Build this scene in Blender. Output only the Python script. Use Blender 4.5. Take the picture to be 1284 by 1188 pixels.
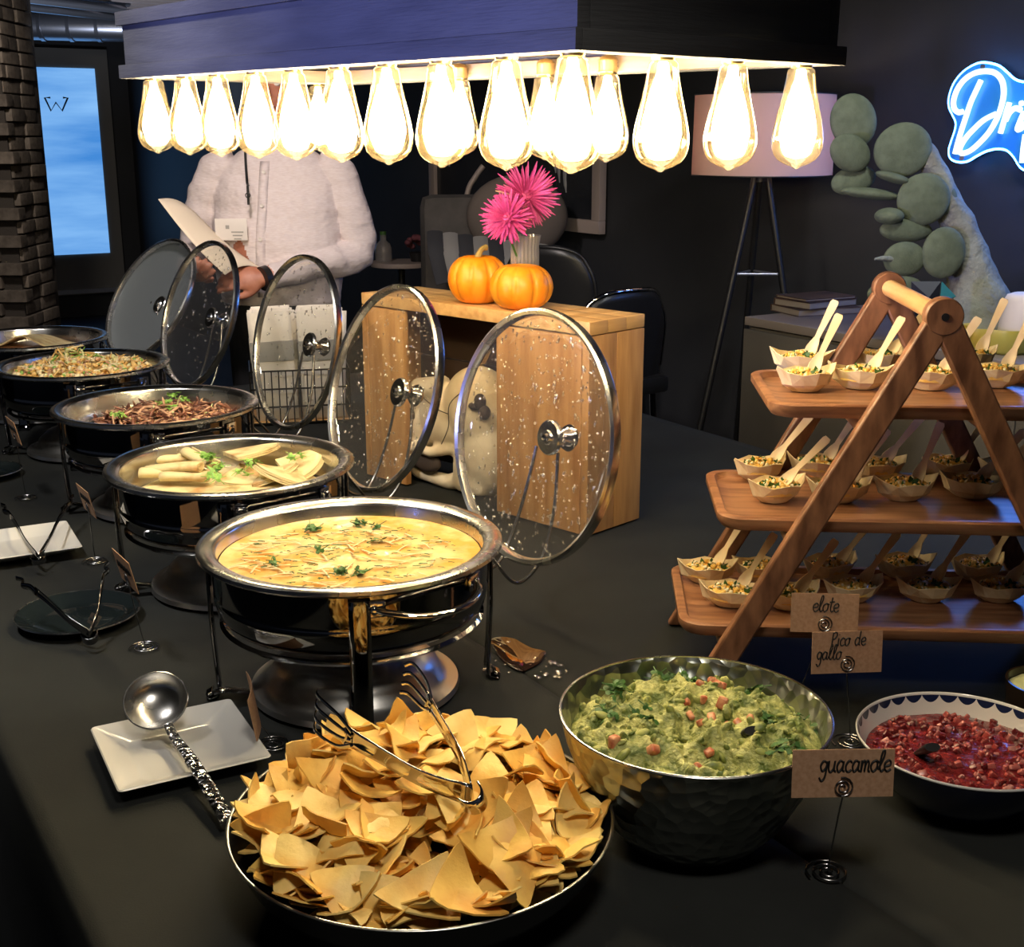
import bpy, bmesh, math, random
from mathutils import Vector, Matrix, Euler, noise

random.seed(7)
for o in list(bpy.data.objects):
    bpy.data.objects.remove(o)
scene = bpy.context.scene
COL = scene.collection
PI = math.pi
R = math.radians

# ------------------------------------------------------------------ camera
T = 0.75                      # table top height
FPX, PITCH, CZ = 1550.0, R(15.2), T + 0.765
cd = bpy.data.cameras.new('camera')
cam = bpy.data.objects.new('camera', cd)
COL.objects.link(cam)
cam.location = (0, 0, CZ)
cam.rotation_euler = (PI / 2 - PITCH, 0, 0)
cd.sensor_fit = 'HORIZONTAL'
cd.sensor_width = 36
cd.lens = 36 * FPX / 1284
cd.clip_start = 0.02
scene.camera = cam
vs = scene.view_settings
vs.view_transform = 'Standard'
vs.look = 'None'
vs.gamma = 1
vs.use_curve_mapping = False
vs.exposure = 0.5

# ------------------------------------------------------------------ world
w = bpy.data.worlds.new('world')
scene.world = w
w.use_nodes = True
w.node_tree.nodes['Background'].inputs[0].default_value = (0.55, 0.65, 0.9, 1)
w.node_tree.nodes['Background'].inputs[1].default_value = 0.03

BULB_L = 70.0


def lamp(name, kind, loc, target, energy, color, size=0.1, spot=None, blend=0.5):
    d = bpy.data.lights.new(name, kind)
    d.energy = energy
    d.color = color
    if kind == 'AREA':
        d.size = size
    else:
        d.shadow_soft_size = size
    if kind == 'SPOT':
        d.spot_size = spot
        d.spot_blend = blend
    o = bpy.data.objects.new(name, d)
    COL.objects.link(o)
    o.location = loc
    if target is not None:
        o.rotation_euler = (Vector(target) - Vector(loc)).to_track_quat('-Z', 'Y').to_euler()
    return o


# added blue spot on the long side of the hood, room spots and added fills
lamp('blue_fill_spot', 'SPOT', (-2.2, 0.2, 1.3), (-0.2, 1.75, 1.76), 270, (0.30, 0.34, 1.0), 0.1, R(34), 0.7)  # added lamp standing in for an unseen blue sign at the left
lamp('server_fill_spot', 'SPOT', (-0.75, 3.0, 2.44), (-0.79, 4.3, 1.2), 58, (1.0, 0.87, 0.82), 0.08, R(75), 0.6)  # added unseen fill that brightens the man and his shirt
lamp('room_downlight', 'SPOT', (0.9, 2.2, 2.44), (1.05, 3.3, 0.9), 40, (0.9, 0.94, 1.0), 0.1, R(100), 0.8)
lamp('dish_fill_spot', 'SPOT', (-1.2, 1.6, 2.44), (-0.95, 2.7, 0.9), 60, (1.0, 0.95, 0.9), 0.12, R(100), 0.8)  # added fill for the dim dishes farther along the row
lamp('front_fill_spot', 'SPOT', (0.15, 0.25, 2.44), (0.05, 1.2, 0.8), 40, (1.0, 0.92, 0.8), 0.15, R(62), 0.9)  # unseen front fill added for the cards and chips
lamp('pillar_fill_spot', 'SPOT', (-2.3, 5.6, 2.44), (-2.9, 7.1, 1.4), 60, (1.0, 0.9, 0.8), 0.1, R(80), 0.8)  # extra light put in so the pillar is not too dark
lamp('ceiling_fill_spot', 'SPOT', (-2.6, 8.0, 1.2), (-2.6, 8.6, 2.5), 70, (0.75, 0.82, 1.0), 0.1, R(120), 0.8)  # extra spot put in to lift the ceiling out of the dark

# ------------------------------------------------------------------ frames of reference
PHI = R(32)
A = Vector((-math.sin(PHI), math.cos(PHI), 0))     # along the buffet, away from the camera
B = Vector((math.cos(PHI), math.sin(PHI), 0))      # across the buffet, towards the dark wall


def st(s, t, z=0.0):
    return A * s + B * t + Vector((0, 0, z))


def ray(u, v):
    a = (594 - v) / FPX
    return Vector(((u - 642) / FPX, math.cos(PITCH) + a * math.sin(PITCH), -math.sin(PITCH) + a * math.cos(PITCH)))


def at_z(u, v, z):            # point of the place at height z
    d = ray(u, v)
    return Vector((0, 0, CZ)) + d * ((z - CZ) / d.z)


def on_t(u, v, z=0.0):        # height above the table top
    return at_z(u, v, T + z)


def at_y(u, v, y):            # point at distance y
    d = ray(u, v)
    return Vector((0, 0, CZ)) + d * (y / d.y)


def at_plane(u, v, n, c):     # n.p = c
    d = ray(u, v)
    o = Vector((0, 0, CZ))
    return o + d * ((c - n.dot(o)) / n.dot(d))


# ------------------------------------------------------------------ mesh builder
class MB:
    def __init__(self):
        self.v, self.f, self.m = [], [], []

    def raw(self, verts, faces, M=None, mi=0):
        b = len(self.v)
        for p in verts:
            p = Vector(p)
            self.v.append(M @ p if M is not None else p)
        for f in faces:
            self.f.append([b + i for i in f])
            self.m.append(mi)
        return self

    def box(self, c, s, M=None, mi=0, bev=0.0):
        x, y, z = s[0] / 2, s[1] / 2, s[2] / 2
        if bev <= 0:
            vs_ = [(c[0] + i * x, c[1] + j * y, c[2] + k * z) for i in (-1, 1) for j in (-1, 1) for k in (-1, 1)]
            fs = [(0, 1, 3, 2), (4, 6, 7, 5), (0, 4, 5, 1), (2, 3, 7, 6), (0, 2, 6, 4), (1, 5, 7, 3)]
            return self.raw(vs_, fs, M, mi)
        bm = bmesh.new()
        bmesh.ops.create_cube(bm, size=1)
        for q in bm.verts:
            q.co = Vector((q.co.x * s[0], q.co.y * s[1], q.co.z * s[2]))
        bmesh.ops.bevel(bm, geom=bm.edges[:], offset=bev, segments=2, affect='EDGES', profile=0.6)
        bm.verts.index_update()
        vs_ = [(q.co.x + c[0], q.co.y + c[1], q.co.z + c[2]) for q in bm.verts]
        fs = [[q.index for q in f.verts] for f in bm.faces]
        bm.free()
        return self.raw(vs_, fs, M, mi)

    def lathe(self, prof, seg=48, M=None, mi=0, warp=None):
        vs_, fs, rings = [], [], []
        for r, z in prof:
            if r < 1e-6:
                rings.append([len(vs_)])
                vs_.append((0, 0, z))
            else:
                ring = []
                for k in range(seg):
                    a = 2 * PI * k / seg
                    ring.append(len(vs_))
                    p = (r * math.cos(a), r * math.sin(a), z)
                    vs_.append(warp(p, a) if warp else p)
                rings.append(ring)
        for a, b in zip(rings[:-1], rings[1:]):
            if len(a) == 1 and len(b) == 1:
                continue
            for k in range(seg):
                k2 = (k + 1) % seg
                if len(a) == 1:
                    fs.append((a[0], b[k2], b[k]))
                elif len(b) == 1:
                    fs.append((a[k], a[k2], b[0]))
                else:
                    fs.append((a[k], a[k2], b[k2], b[k]))
        return self.raw(vs_, fs, M, mi)

    def tube(self, pts, r, seg=8, M=None, mi=0, closed=False, flat=None):
        pts = [Vector(p) for p in pts]
        n = len(pts)
        rs = r if isinstance(r, (list, tuple)) else [r] * n
        vs_, fs = [], []
        t0 = (pts[1] - pts[0]).normalized()
        up = Vector((0, 0, 1)) if abs(t0.z) < 0.9 else Vector((1, 0, 0))
        nrm = (up - t0 * up.dot(t0)).normalized()
        for i in range(n):
            if closed:
                t = (pts[(i + 1) % n] - pts[i - 1]).normalized()
            else:
                t = (pts[min(i + 1, n - 1)] - pts[max(i - 1, 0)]).normalized()
            nrm = (nrm - t * nrm.dot(t))
            nrm = nrm.normalized() if nrm.length > 1e-6 else t.orthogonal().normalized()
            bn = t.cross(nrm)
            for k in range(seg):
                a = 2 * PI * k / seg
                f1, f2 = flat if flat else (1, 1)
                vs_.append(pts[i] + nrm * math.cos(a) * rs[i] * f1 + bn * math.sin(a) * rs[i] * f2)
        m = n if closed else n - 1
        for i in range(m):
            j = (i + 1) % n
            for k in range(seg):
                k2 = (k + 1) % seg
                fs.append((i * seg + k, i * seg + k2, j * seg + k2, j * seg + k))
        if not closed:
            fs.append(tuple(range(seg))[::-1])
            fs.append(tuple((n - 1) * seg + k for k in range(seg)))
        return self.raw(vs_, fs, M, mi)

    def ball(self, c, r, seg=12, rings=8, M=None, mi=0):
        if not isinstance(r, (list, tuple)):
            r = (r, r, r)
        MM = Matrix.Translation(Vector(c)) @ Matrix.Diagonal((r[0], r[1], r[2], 1))
        if M is not None:
            MM = M @ MM
        prof = [(math.sin(PI * i / rings), -math.cos(PI * i / rings)) for i in range(rings + 1)]
        prof[0] = (0, -1)
        prof[-1] = (0, 1)
        return self.lathe(prof, seg, MM, mi)

    def prism(self, poly, z0, z1, M=None, mi=0):
        n = len(poly)
        vs_ = [(x, y, z0) for x, y in poly] + [(x, y, z1) for x, y in poly]
        fs = [tuple(range(n))[::-1], tuple(range(n, 2 * n))]
        fs += [(i, (i + 1) % n, n + (i + 1) % n, n + i) for i in range(n)]
        return self.raw(vs_, fs, M, mi)

    def mesh(self, name, mats, smooth=35):
        me = bpy.data.meshes.new(name)
        me.from_pydata([tuple(p) for p in self.v], [], self.f)
        if not isinstance(mats, (list, tuple)):
            mats = [mats]
        for mm in mats:
            me.materials.append(mm)
        if len(mats) > 1:
            me.polygons.foreach_set('material_index', self.m)
        me.validate()
        if smooth:
            me.shade_smooth()
            if smooth < 180:
                me.set_sharp_from_angle(angle=R(smooth))
        me.update()
        return me

    def build(self, name, mats, parent=None, smooth=35, loc=None, rot=None, fix=True):
        me = self.mesh(name, mats, smooth)
        if fix:
            bm = bmesh.new()
            bm.from_mesh(me)
            bmesh.ops.recalc_face_normals(bm, faces=bm.faces[:])
            bm.to_mesh(me)
            bm.free()
            if smooth and smooth < 180:
                me.set_sharp_from_angle(angle=R(smooth))
        return link(name, me, parent, loc, rot)


def link(name, data, parent=None, loc=None, rot=None):
    o = bpy.data.objects.new(name, data)
    COL.objects.link(o)
    if parent is not None:
        o.parent = parent
    if loc is not None:
        o.location = loc
    if rot is not None:
        o.rotation_euler = rot
    return o


def tag(o, label=None, cat=None, group=None, kind=None):
    if label:
        o['label'] = label
    if cat:
        o['category'] = cat
    if group:
        o['group'] = group
    if kind:
        o['kind'] = kind
    return o


def thing(name, label, cat, loc=(0, 0, 0), rz=0, group=None):
    o = link(name, None, None, loc, (0, 0, rz))
    o.empty_display_size = 0.05
    return tag(o, label, cat, group)


def copy_tree(o, parent=None):
    c = o.copy()
    COL.objects.link(c)
    c.parent = parent
    for ch in [q for q in o.children]:
        copy_tree(ch, c)
    return c


def smooth_path(pts, n=6, closed=False):
    pts = [Vector(p).to_3d() for p in pts]
    out = []
    m = len(pts)
    rng = range(m) if closed else range(m - 1)
    for i in rng:
        p0 = pts[(i - 1) % m] if closed or i > 0 else pts[i]
        p1, p2 = pts[i], pts[(i + 1) % m]
        p3 = pts[(i + 2) % m] if closed or i + 2 < m else pts[min(i + 1, m - 1)]
        for k in range(n):
            t = k / n
            out.append(0.5 * ((2 * p1) + (p2 - p0) * t + (2 * p0 - 5 * p1 + 4 * p2 - p3) * t * t + (3 * p1 - p0 - 3 * p2 + p3) * t ** 3))
    if not closed:
        out.append(pts[-1])
    return out


# ------------------------------------------------------------------ materials
def lin(c):
    if isinstance(c, str):
        c = [int(c[i:i + 2], 16) / 255 for i in (0, 2, 4)]
        c = [x / 12.92 if x <= 0.04045 else ((x + 0.055) / 1.055) ** 2.4 for x in c]
    return (c[0], c[1], c[2], 1)


def new_mat(name):
    m = bpy.data.materials.new(name)
    m.use_nodes = True
    nt = m.node_tree
    return m, nt, nt.nodes['Principled BSDF'], nt.nodes['Material Output']


def mat(name, c, rough=0.5, metal=0.0, c2=None, ns=8.0, nd=4, lo=0.35, hi=0.65, stretch=(1, 1, 1), bump=0.0, bs=40.0,
        bstretch=(1, 1, 1), coat=0.0, trans=0.0, spec=0.5, sub=0.0, voro=False, bdist=0.004, rough2=None, sheen=0.0):
    m, nt, p, out = new_mat(name)
    N, L = nt.nodes, nt.links
    p.inputs['Base Color'].default_value = lin(c)
    p.inputs['Roughness'].default_value = rough
    p.inputs['Metallic'].default_value = metal
    p.inputs['Specular IOR Level'].default_value = spec
    p.inputs['Coat Weight'].default_value = coat
    p.inputs['Transmission Weight'].default_value = trans
    p.inputs['Sheen Weight'].default_value = sheen
    if sub:
        p.inputs['Subsurface Weight'].default_value = sub
        p.inputs['Subsurface Radius'].default_value = (0.01, 0.006, 0.003)
        p.inputs['Subsurface Scale'].default_value = 1.0
    tc = N.new('ShaderNodeTexCoord')
    if c2 is not None or rough2 is not None:
        mp = N.new('ShaderNodeMapping')
        mp.inputs['Scale'].default_value = stretch
        L.new(tc.outputs['Object'], mp.inputs['Vector'])
        nz = N.new('ShaderNodeTexNoise')
        nz.inputs['Scale'].default_value = ns
        nz.inputs['Detail'].default_value = nd
        L.new(mp.outputs[0], nz.inputs['Vector'])
        mr = N.new('ShaderNodeMapRange')
        mr.inputs[1].default_value, mr.inputs[2].default_value = lo, hi
        L.new(nz.outputs['Fac'], mr.inputs[0])
        if c2 is not None:
            mx = N.new('ShaderNodeMix')
            mx.data_type = 'RGBA'
            mx.inputs[6].default_value = lin(c)
            mx.inputs[7].default_value = lin(c2)
            L.new(mr.outputs[0], mx.inputs[0])
            L.new(mx.outputs[2], p.inputs['Base Color'])
        if rough2 is not None:
            m2 = N.new('ShaderNodeMapRange')
            m2.inputs[3].default_value, m2.inputs[4].default_value = rough, rough2
            L.new(mr.outputs[0], m2.inputs[0])
            L.new(m2.outputs[0], p.inputs['Roughness'])
    if bump:
        mp = N.new('ShaderNodeMapping')
        mp.inputs['Scale'].default_value = bstretch
        L.new(tc.outputs['Object'], mp.inputs['Vector'])
        if voro:
            nz = N.new('ShaderNodeTexVoronoi')
            nz.inputs['Scale'].default_value = bs
            o_ = nz.outputs['Distance']
        else:
            nz = N.new('ShaderNodeTexNoise')
            nz.inputs['Scale'].default_value = bs
            nz.inputs['Detail'].default_value = 3
            o_ = nz.outputs['Fac']
        L.new(mp.outputs[0], nz.inputs['Vector'])
        bp = N.new('ShaderNodeBump')
        bp.inputs['Strength'].default_value = bump
        bp.inputs['Distance'].default_value = bdist
        L.new(o_, bp.inputs['Height'])
        L.new(bp.outputs[0], p.inputs['Normal'])
    return m


def emit(name, c, s):
    m, nt, p, out = new_mat(name)
    nt.nodes.remove(p)
    e = nt.nodes.new('ShaderNodeEmission')
    e.inputs[0].default_value = lin(c)
    e.inputs[1].default_value = s
    nt.links.new(e.outputs[0], out.inputs[0])
    return m


def thin_glass(name, tint, base=0.04, edge=0.5, rough=0.02, haze=0.0, hazec=(1, 1, 1), bump=0.0, bs=60, film=0.0):
    m, nt, p, out = new_mat(name)
    N, L = nt.nodes, nt.links
    N.remove(p)
    tr = N.new('ShaderNodeBsdfTransparent')
    tr.inputs[0].default_value = lin(tint)
    gl = N.new('ShaderNodeBsdfGlossy')
    gl.inputs['Roughness'].default_value = rough
    gl.inputs['Color'].default_value = (1, 1, 1, 1)
    lw = N.new('ShaderNodeLayerWeight')
    lw.inputs[0].default_value = 0.3
    mr = N.new('ShaderNodeMapRange')
    mr.inputs[3].default_value, mr.inputs[4].default_value = base, edge
    L.new(lw.outputs['Facing'], mr.inputs[0])
    mx = N.new('ShaderNodeMixShader')
    L.new(mr.outputs[0], mx.inputs[0])
    L.new(tr.outputs[0], mx.inputs[1])
    L.new(gl.outputs[0], mx.inputs[2])
    last = mx
    if bump:
        tc = N.new('ShaderNodeTexCoord')
        nz = N.new('ShaderNodeTexNoise')
        nz.inputs['Scale'].default_value = bs
        L.new(tc.outputs['Object'], nz.inputs['Vector'])
        bp = N.new('ShaderNodeBump')
        bp.inputs['Strength'].default_value = bump
        bp.inputs['Distance'].default_value = 0.003
        L.new(nz.outputs['Fac'], bp.inputs['Height'])
        L.new(bp.outputs[0], gl.inputs['Normal'])
    if haze:
        tl = N.new('ShaderNodeBsdfTranslucent')
        tl.inputs[0].default_value = lin(hazec)
        m2 = N.new('ShaderNodeMixShader')
        m2.inputs[0].default_value = haze
        L.new(last.outputs[0], m2.inputs[1])
        L.new(tl.outputs[0], m2.inputs[2])
        last = m2
    if film:        # moisture film that scatters light on the near side
        df = N.new('ShaderNodeBsdfDiffuse')
        df.inputs[0].default_value = lin(hazec)
        m3 = N.new('ShaderNodeMixShader')
        m3.inputs[0].default_value = film
        L.new(last.outputs[0], m3.inputs[1])
        L.new(df.outputs[0], m3.inputs[2])
        last = m3
    L.new(last.outputs[0], out.inputs[0])
    return m


MT = {}
MT['cloth'] = mat('black_tablecloth', (0.012, 0.0132, 0.0128), 0.8, c2=(0.018, 0.02, 0.019), ns=5, bump=0.25, bs=500, bdist=0.001, spec=0.3)
MT['steel'] = mat('polished_steel', (0.62, 0.62, 0.63), 0.07, 1.0)
MT['steel_b'] = mat('brushed_steel', (0.6, 0.6, 0.6), 0.18, 1.0, rough2=0.3, ns=20)
MT['pan'] = mat('satin_steel', (0.66, 0.65, 0.63), 0.2, 1.0, rough2=0.3, ns=14)
MT['tray'] = mat('spun_steel', (0.78, 0.77, 0.75), 0.33, 1.0)
MT['steel_d'] = mat('dark_mirror_steel', (0.2, 0.2, 0.21), 0.06, 1.0)
MT['hammered'] = mat('hammered_spoon_steel', (0.6, 0.6, 0.62), 0.16, 1.0, bump=0.8, bs=130, voro=True)
MT['wire'] = mat('steel_wire', (0.35, 0.35, 0.36), 0.25, 1.0)
MT['lid_glass'] = thin_glass('lid_glass', (0.9, 0.91, 0.9), 0.07, 0.45, 0.02, 0.04, (0.85, 0.85, 0.83), film=0.02)
MT['lid_haze'] = thin_glass('steamed_lid_glass', (0.5, 0.55, 0.57), 0.08, 0.4, 0.15, 0.3, (0.13, 0.148, 0.158), film=0.78)
MT['drop'] = thin_glass('water_drops', (0.95, 0.95, 0.95), 0.3, 0.9, 0.03)
MT['bulb_glass'] = thin_glass('amber_bulb_glass', (1.0, 0.93, 0.72), 0.05, 0.6, 0.02, 0.013, (1.0, 0.72, 0.32))
MT['glow_core'] = emit('bulb_glow', (1.0, 0.87, 0.66), BULB_L)  # filament and its bloom shaped as one wide glowing core
MT['brass'] = mat('brass_cap', (0.6, 0.45, 0.2), 0.3, 1.0)
MT['hood'] = mat('dark_painted_wood', (0.10, 0.10, 0.105), 0.6, c2=(0.075, 0.075, 0.08), ns=6, stretch=(1, 1, 8), bump=0.3, bs=25, bstretch=(1, 1, 12))
MT['hood_in'] = mat('raw_hood_board', '9a8577', 0.6, c2='7d6a5e', ns=8, stretch=(1, 1, 8))
MT['pine'] = mat('pine_board', 'dcb27a', 0.5, c2='b98a54', ns=5, stretch=(1, 9, 9), lo=0.3, hi=0.75, bump=0.2, bs=12, bstretch=(1, 14, 14))
MT['pine_v'] = mat('pine_board_upright', 'd0a068', 0.5, c2='a3713f', ns=5, stretch=(9, 9, 1), lo=0.3, hi=0.75, bump=0.2, bs=12, bstretch=(14, 14, 1))
MT['knot'] = mat('pine_knot', '6b3d1a', 0.6, c2='8a5426', ns=80)
MT['acacia'] = mat('acacia_tray', 'a87a58', 0.35, c2='6b422b', ns=7, stretch=(1, 10, 10), lo=0.3, hi=0.7)
MT['acacia_l'] = mat('acacia_leg', '8f6448', 0.42, c2='573725', ns=9, stretch=(7, 7, 2), lo=0.3, hi=0.7)
MT['dowel'] = mat('pale_dowel', 'd9ae7c', 0.4, c2='b98a58', ns=9, stretch=(8, 1, 8))
MT['veneer'] = mat('thin_poplar_veneer', 'f0e0bb', 0.6, c2='e0c896', ns=25, stretch=(1, 6, 1))
MT['spoonwood'] = mat('birch_spoon', 'f0dcb4', 0.55, c2='e4c99a', ns=20, stretch=(1, 1, 6))
MT['corn'] = mat('corn_kernels', 'd9a53a', 0.4, c2='e9c978', ns=60)
MT['corn_w'] = mat('cheese_crumbs', 'e8dcb8', 0.6)
MT['herb'] = mat('chopped_cilantro', (0.03, 0.09, 0.015), 0.5, c2=(0.06, 0.16, 0.03), ns=60)
MT['herb_l'] = mat('fresh_cilantro', (0.16, 0.36, 0.05), 0.45, c2=(0.3, 0.5, 0.12), ns=40)
MT['herb_d'] = mat('dark_herb', (0.012, 0.025, 0.008), 0.5)
MT['soup'] = mat('queso', 'dda44e', 0.25, c2='ecd092', ns=13, nd=8, lo=0.42, hi=0.6, bump=0.5, bs=60, bdist=0.003, coat=0.3)
MT['soup_sk'] = mat('queso_skin', 'f1e2b4', 0.35, c2='ecd29a', ns=30, bump=0.5, bs=120, bdist=0.002)
MT['tort'] = mat('flour_tortilla', 'cfbf90', 0.6, c2='a87840', ns=24, lo=0.48, hi=0.72, bump=0.2, bs=60)
MT['meat1'] = mat('pulled_meat', 'a0705a', 0.4, c2='754a38', ns=60)
MT['meat2'] = mat('pulled_meat_light', 'dcb494', 0.4, c2='b98a6a', ns=60)
MT['meat3'] = mat('pulled_meat_dark', '5a3328', 0.35)
MT['chk1'] = mat('shredded_chicken', 'efcb88', 0.45, c2='dcac5e', ns=60)
MT['chk2'] = mat('shredded_chicken_pale', 'f2e0b4', 0.45)
MT['onion'] = mat('pale_onion', 'dfe0a6', 0.35)
MT['chip'] = mat('tortilla_chip', 'f3c867', 0.5, c2='dea044', ns=22, lo=0.42, hi=0.72, bump=0.45, bs=110, bdist=0.002)
MT['chip2'] = mat('tortilla_chip_pale', 'f8d884', 0.5, c2='e8b458', ns=22, lo=0.42, hi=0.72, bump=0.45, bs=110, bdist=0.002)
MT['blackpan'] = mat('black_enamel', (0.008, 0.008, 0.009), 0.25, bump=0.05, bs=30)
MT['rimline'] = mat('pale_pan_rim', (0.5, 0.5, 0.48), 0.3, 1.0)  # thin pale metallic line along the pan's rim
MT['bowl_al'] = mat('hammered_aluminium', (0.42, 0.44, 0.4), 0.32, 1.0, c2=(0.26, 0.28, 0.25), ns=9, bump=0.9, bs=55, voro=True, bdist=0.006)
MT['guac'] = mat('guacamole', '5c6a2b', 0.5, c2='c8c67a', ns=46, lo=0.40, hi=0.66, bump=0.9, bs=150, bdist=0.006, nd=8)
MT['guac_d'] = mat('guacamole_dark', '56672a', 0.5, c2='b5b766', ns=60, nd=6)
MT['tomato'] = mat('diced_tomato', 'b4553a', 0.3, c2='d99a70', ns=90)
MT['salsa'] = mat('salsa', '581216', 0.2, c2='7f2a2a', ns=55, lo=0.4, hi=0.7, bump=0.8, bs=90, bdist=0.006, coat=0.4)
MT['salsa2'] = mat('salsa_onion', 'b8827a', 0.3, c2='8a3432', ns=80)
MT['white'] = mat('white_glaze', (0.72, 0.71, 0.68), 0.16, coat=0.3)
MT['navy'] = mat('navy_glaze', (0.008, 0.012, 0.04), 0.15, coat=0.3)
MT['glassdark'] = mat('smoked_glass', (0.014, 0.02, 0.022), 0.05, spec=0.9, coat=1.0)
MT['kraft'] = mat('kraft_card', 'b08a6c', 0.85, c2='a07a5c', ns=200)
MT['ink'] = mat('black_ink', (0.006, 0.006, 0.006), 0.6)
MT['pumpkin'] = mat('orange_pumpkin', 'f08a12', 0.42, c2='e8a02a', ns=14, sub=0.0, bump=0.1, bs=60)
MT['stem'] = mat('dry_stem', 'b59a58', 0.7, c2='8a7038', ns=30)
MT['petal'] = mat('magenta_petal', (0.5, 0.03, 0.19), 0.5, c2=(0.68, 0.1, 0.32), ns=40)
MT['petal_d'] = mat('faded_petal', (0.6, 0.35, 0.22), 0.6)
MT['vase'] = thin_glass('ribbed_vase_glass', (0.85, 0.82, 0.78), 0.12, 0.7, 0.05, 0.18, (0.9, 0.86, 0.82), film=0.1)
MT['bone'] = mat('bleached_bone', 'e9dcc6', 0.6, c2='cbb48f', ns=9, bump=0.2, bs=30)
MT['bone_d'] = mat('cavity_shade_suture', (0.05, 0.035, 0.03), 0.8)  # dark tone for painted cavity shade and the suture lines
MT['napkin'] = mat('white_paper_napkin', 'e6ddd0', 0.8, bump=0.15, bs=120)
MT['napband'] = mat('grey_paper_band', '9b9892', 0.8)
MT['blackwire'] = mat('dark_wire', (0.02, 0.018, 0.016), 0.35, 0.8)
MT['wall'] = mat('charcoal_wall', (0.022, 0.023, 0.026), 0.6, c2=(0.03, 0.031, 0.034), ns=2, bump=0.1, bs=120)
MT['floor'] = mat('dark_floor', (0.015, 0.02, 0.035), 0.35, c2=(0.03, 0.035, 0.05), ns=3)
MT['ceil'] = mat('black_ceiling', (0.02, 0.02, 0.022), 0.8)
MT['duct'] = mat('galvanised_duct', (0.5, 0.52, 0.58), 0.3, 0.9)
MT['slat'] = mat('ceiling_slat', '8f8480', 0.6)
MT['greyframe'] = mat('grey_surround', (0.2, 0.19, 0.17), 0.7)
MT['brick'] = mat('brick', '6f655b', 0.85, c2='4c433b', ns=14, bump=0.6, bs=50)
MT['brick2'] = mat('brick_pale', '7e7266', 0.85, c2='5a5047', ns=14, bump=0.6, bs=50)
MT['mortar'] = mat('mortar', '3d3732', 0.95, bump=0.4, bs=80)
MT['linen'] = mat('grey_brown_laminate', '56514a', 0.6, c2='4a4540', ns=3, bump=0.1, bs=200)
MT['linentop'] = mat('counter_top', '7a706a', 0.4)
MT['cactus'] = mat('sage_felt', '60684f', 0.85, c2='535b43', ns=40, bump=0.3, bs=160)
MT['trunk'] = mat('pale_trunk', '8b8f82', 0.85, c2='6d6a5c', ns=12, bump=0.9, bs=38, bdist=0.012)
MT['crystal'] = mat('dark_faceted_glass', (0.012, 0.013, 0.018), 0.45, spec=0.2)
MT['teal'] = mat('teal_facet', (0.06, 0.32, 0.36), 0.25)
MT['yellow'] = mat('yellow_ceramic', 'c9a83a', 0.4, c2='a9ad5a', ns=5)
MT['cream'] = mat('cream_block', 'd9cdc2', 0.6)
MT['shade'] = None
MT['blackmetal'] = mat('black_metal', (0.01, 0.01, 0.011), 0.4)
MT['leather'] = mat('black_leather', (0.012, 0.012, 0.013), 0.35)
MT['bluecloth'] = mat('striped_cloth', (0.25, 0.25, 0.26), 0.8)
MT['frame'] = mat('pale_frame', '9a8c84', 0.5)
MT['print'] = mat('dark_print', (0.015, 0.016, 0.02), 0.25, c2=(0.03, 0.032, 0.036), ns=3)
MT['streak'] = mat('print_streak', (0.3, 0.3, 0.3), 0.5)
MT['shirt'] = mat('white_shirt', 'd8ccca', 0.85, c2='cfc0bd', ns=60, stretch=(1, 1, 6), bump=0.6, bs=9, bdist=0.03, bstretch=(1, 1, 1.6))
MT['skin'] = mat('skin', 'b87a60', 0.5, c2='a5664d', ns=25, bump=0.15, bs=90)
MT['trouser'] = mat('dark_trousers', (0.012, 0.012, 0.015), 0.8)
MT['hair'] = mat('brown_hair', (0.03, 0.018, 0.01), 0.6, bump=0.6, bs=60)
MT['paper'] = mat('cream_paper', 'e6d6bd', 0.7)
MT['badge'] = mat('badge_white', 'dcd4cc', 0.4)
MT['puddle'] = mat('brown_puddle', (0.03, 0.014, 0.009), 0.03, spec=0.8, coat=1.0)
MT['bookp'] = mat('book_pages', '8a8078', 0.8)
MT['bookc'] = mat('dark_book_cover', (0.03, 0.02, 0.022), 0.4, c2=(0.09, 0.05, 0.04), ns=8)
MT['acrylic'] = mat('blue_glow_acrylic', (0.04, 0.30, 0.80), 0.25)  # the sign's blue glow is put into the backing's base colour
MT['neon'] = emit('neon_tube', (0.62, 0.82, 1.0), 1.5)


def struct(o, label=None, cat=None):
    o['kind'] = 'structure'
    if label:
        o['label'] = label
    if cat:
        o['category'] = cat
    return o


RZ = Matrix.Rotation(PHI, 4, 'Z')
# ================================================================== the room
TW = 3.1          # dark wall: B . p
SB = 11.2         # end wall: A . p
CEIL = 2.5
b = MB()
b.box((0, 0, -0.05), (14, 20, 0.1), Matrix.Translation(st(4.0, -3.9)) @ RZ)
struct(b.build('floor', MT['floor']), 'dark bluish floor of the room', 'floor')
b = MB()
b.box((0, 0, 0.04), (14, 20, 0.08), Matrix.Translation(st(4.0, -3.9, CEIL)) @ RZ)
struct(b.build('ceiling', MT['ceil']), 'black exposed ceiling', 'ceiling')
b = MB()
b.box((0.06, 0, CEIL / 2), (0.12, 14.4, CEIL), Matrix.Translation(st(SB - 7, TW)) @ RZ)
struct(b.build('wall_right', MT['wall']), 'charcoal wall behind the floor lamp and neon sign', 'wall')
b = MB()
b.box((0, 0.06, CEIL / 2), (13, 0.12, CEIL), Matrix.Translation(st(SB, TW - 6.4)) @ RZ)
struct(b.build('wall_back', MT['wall']), 'dark end wall behind the glowing blue screen', 'wall')

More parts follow.
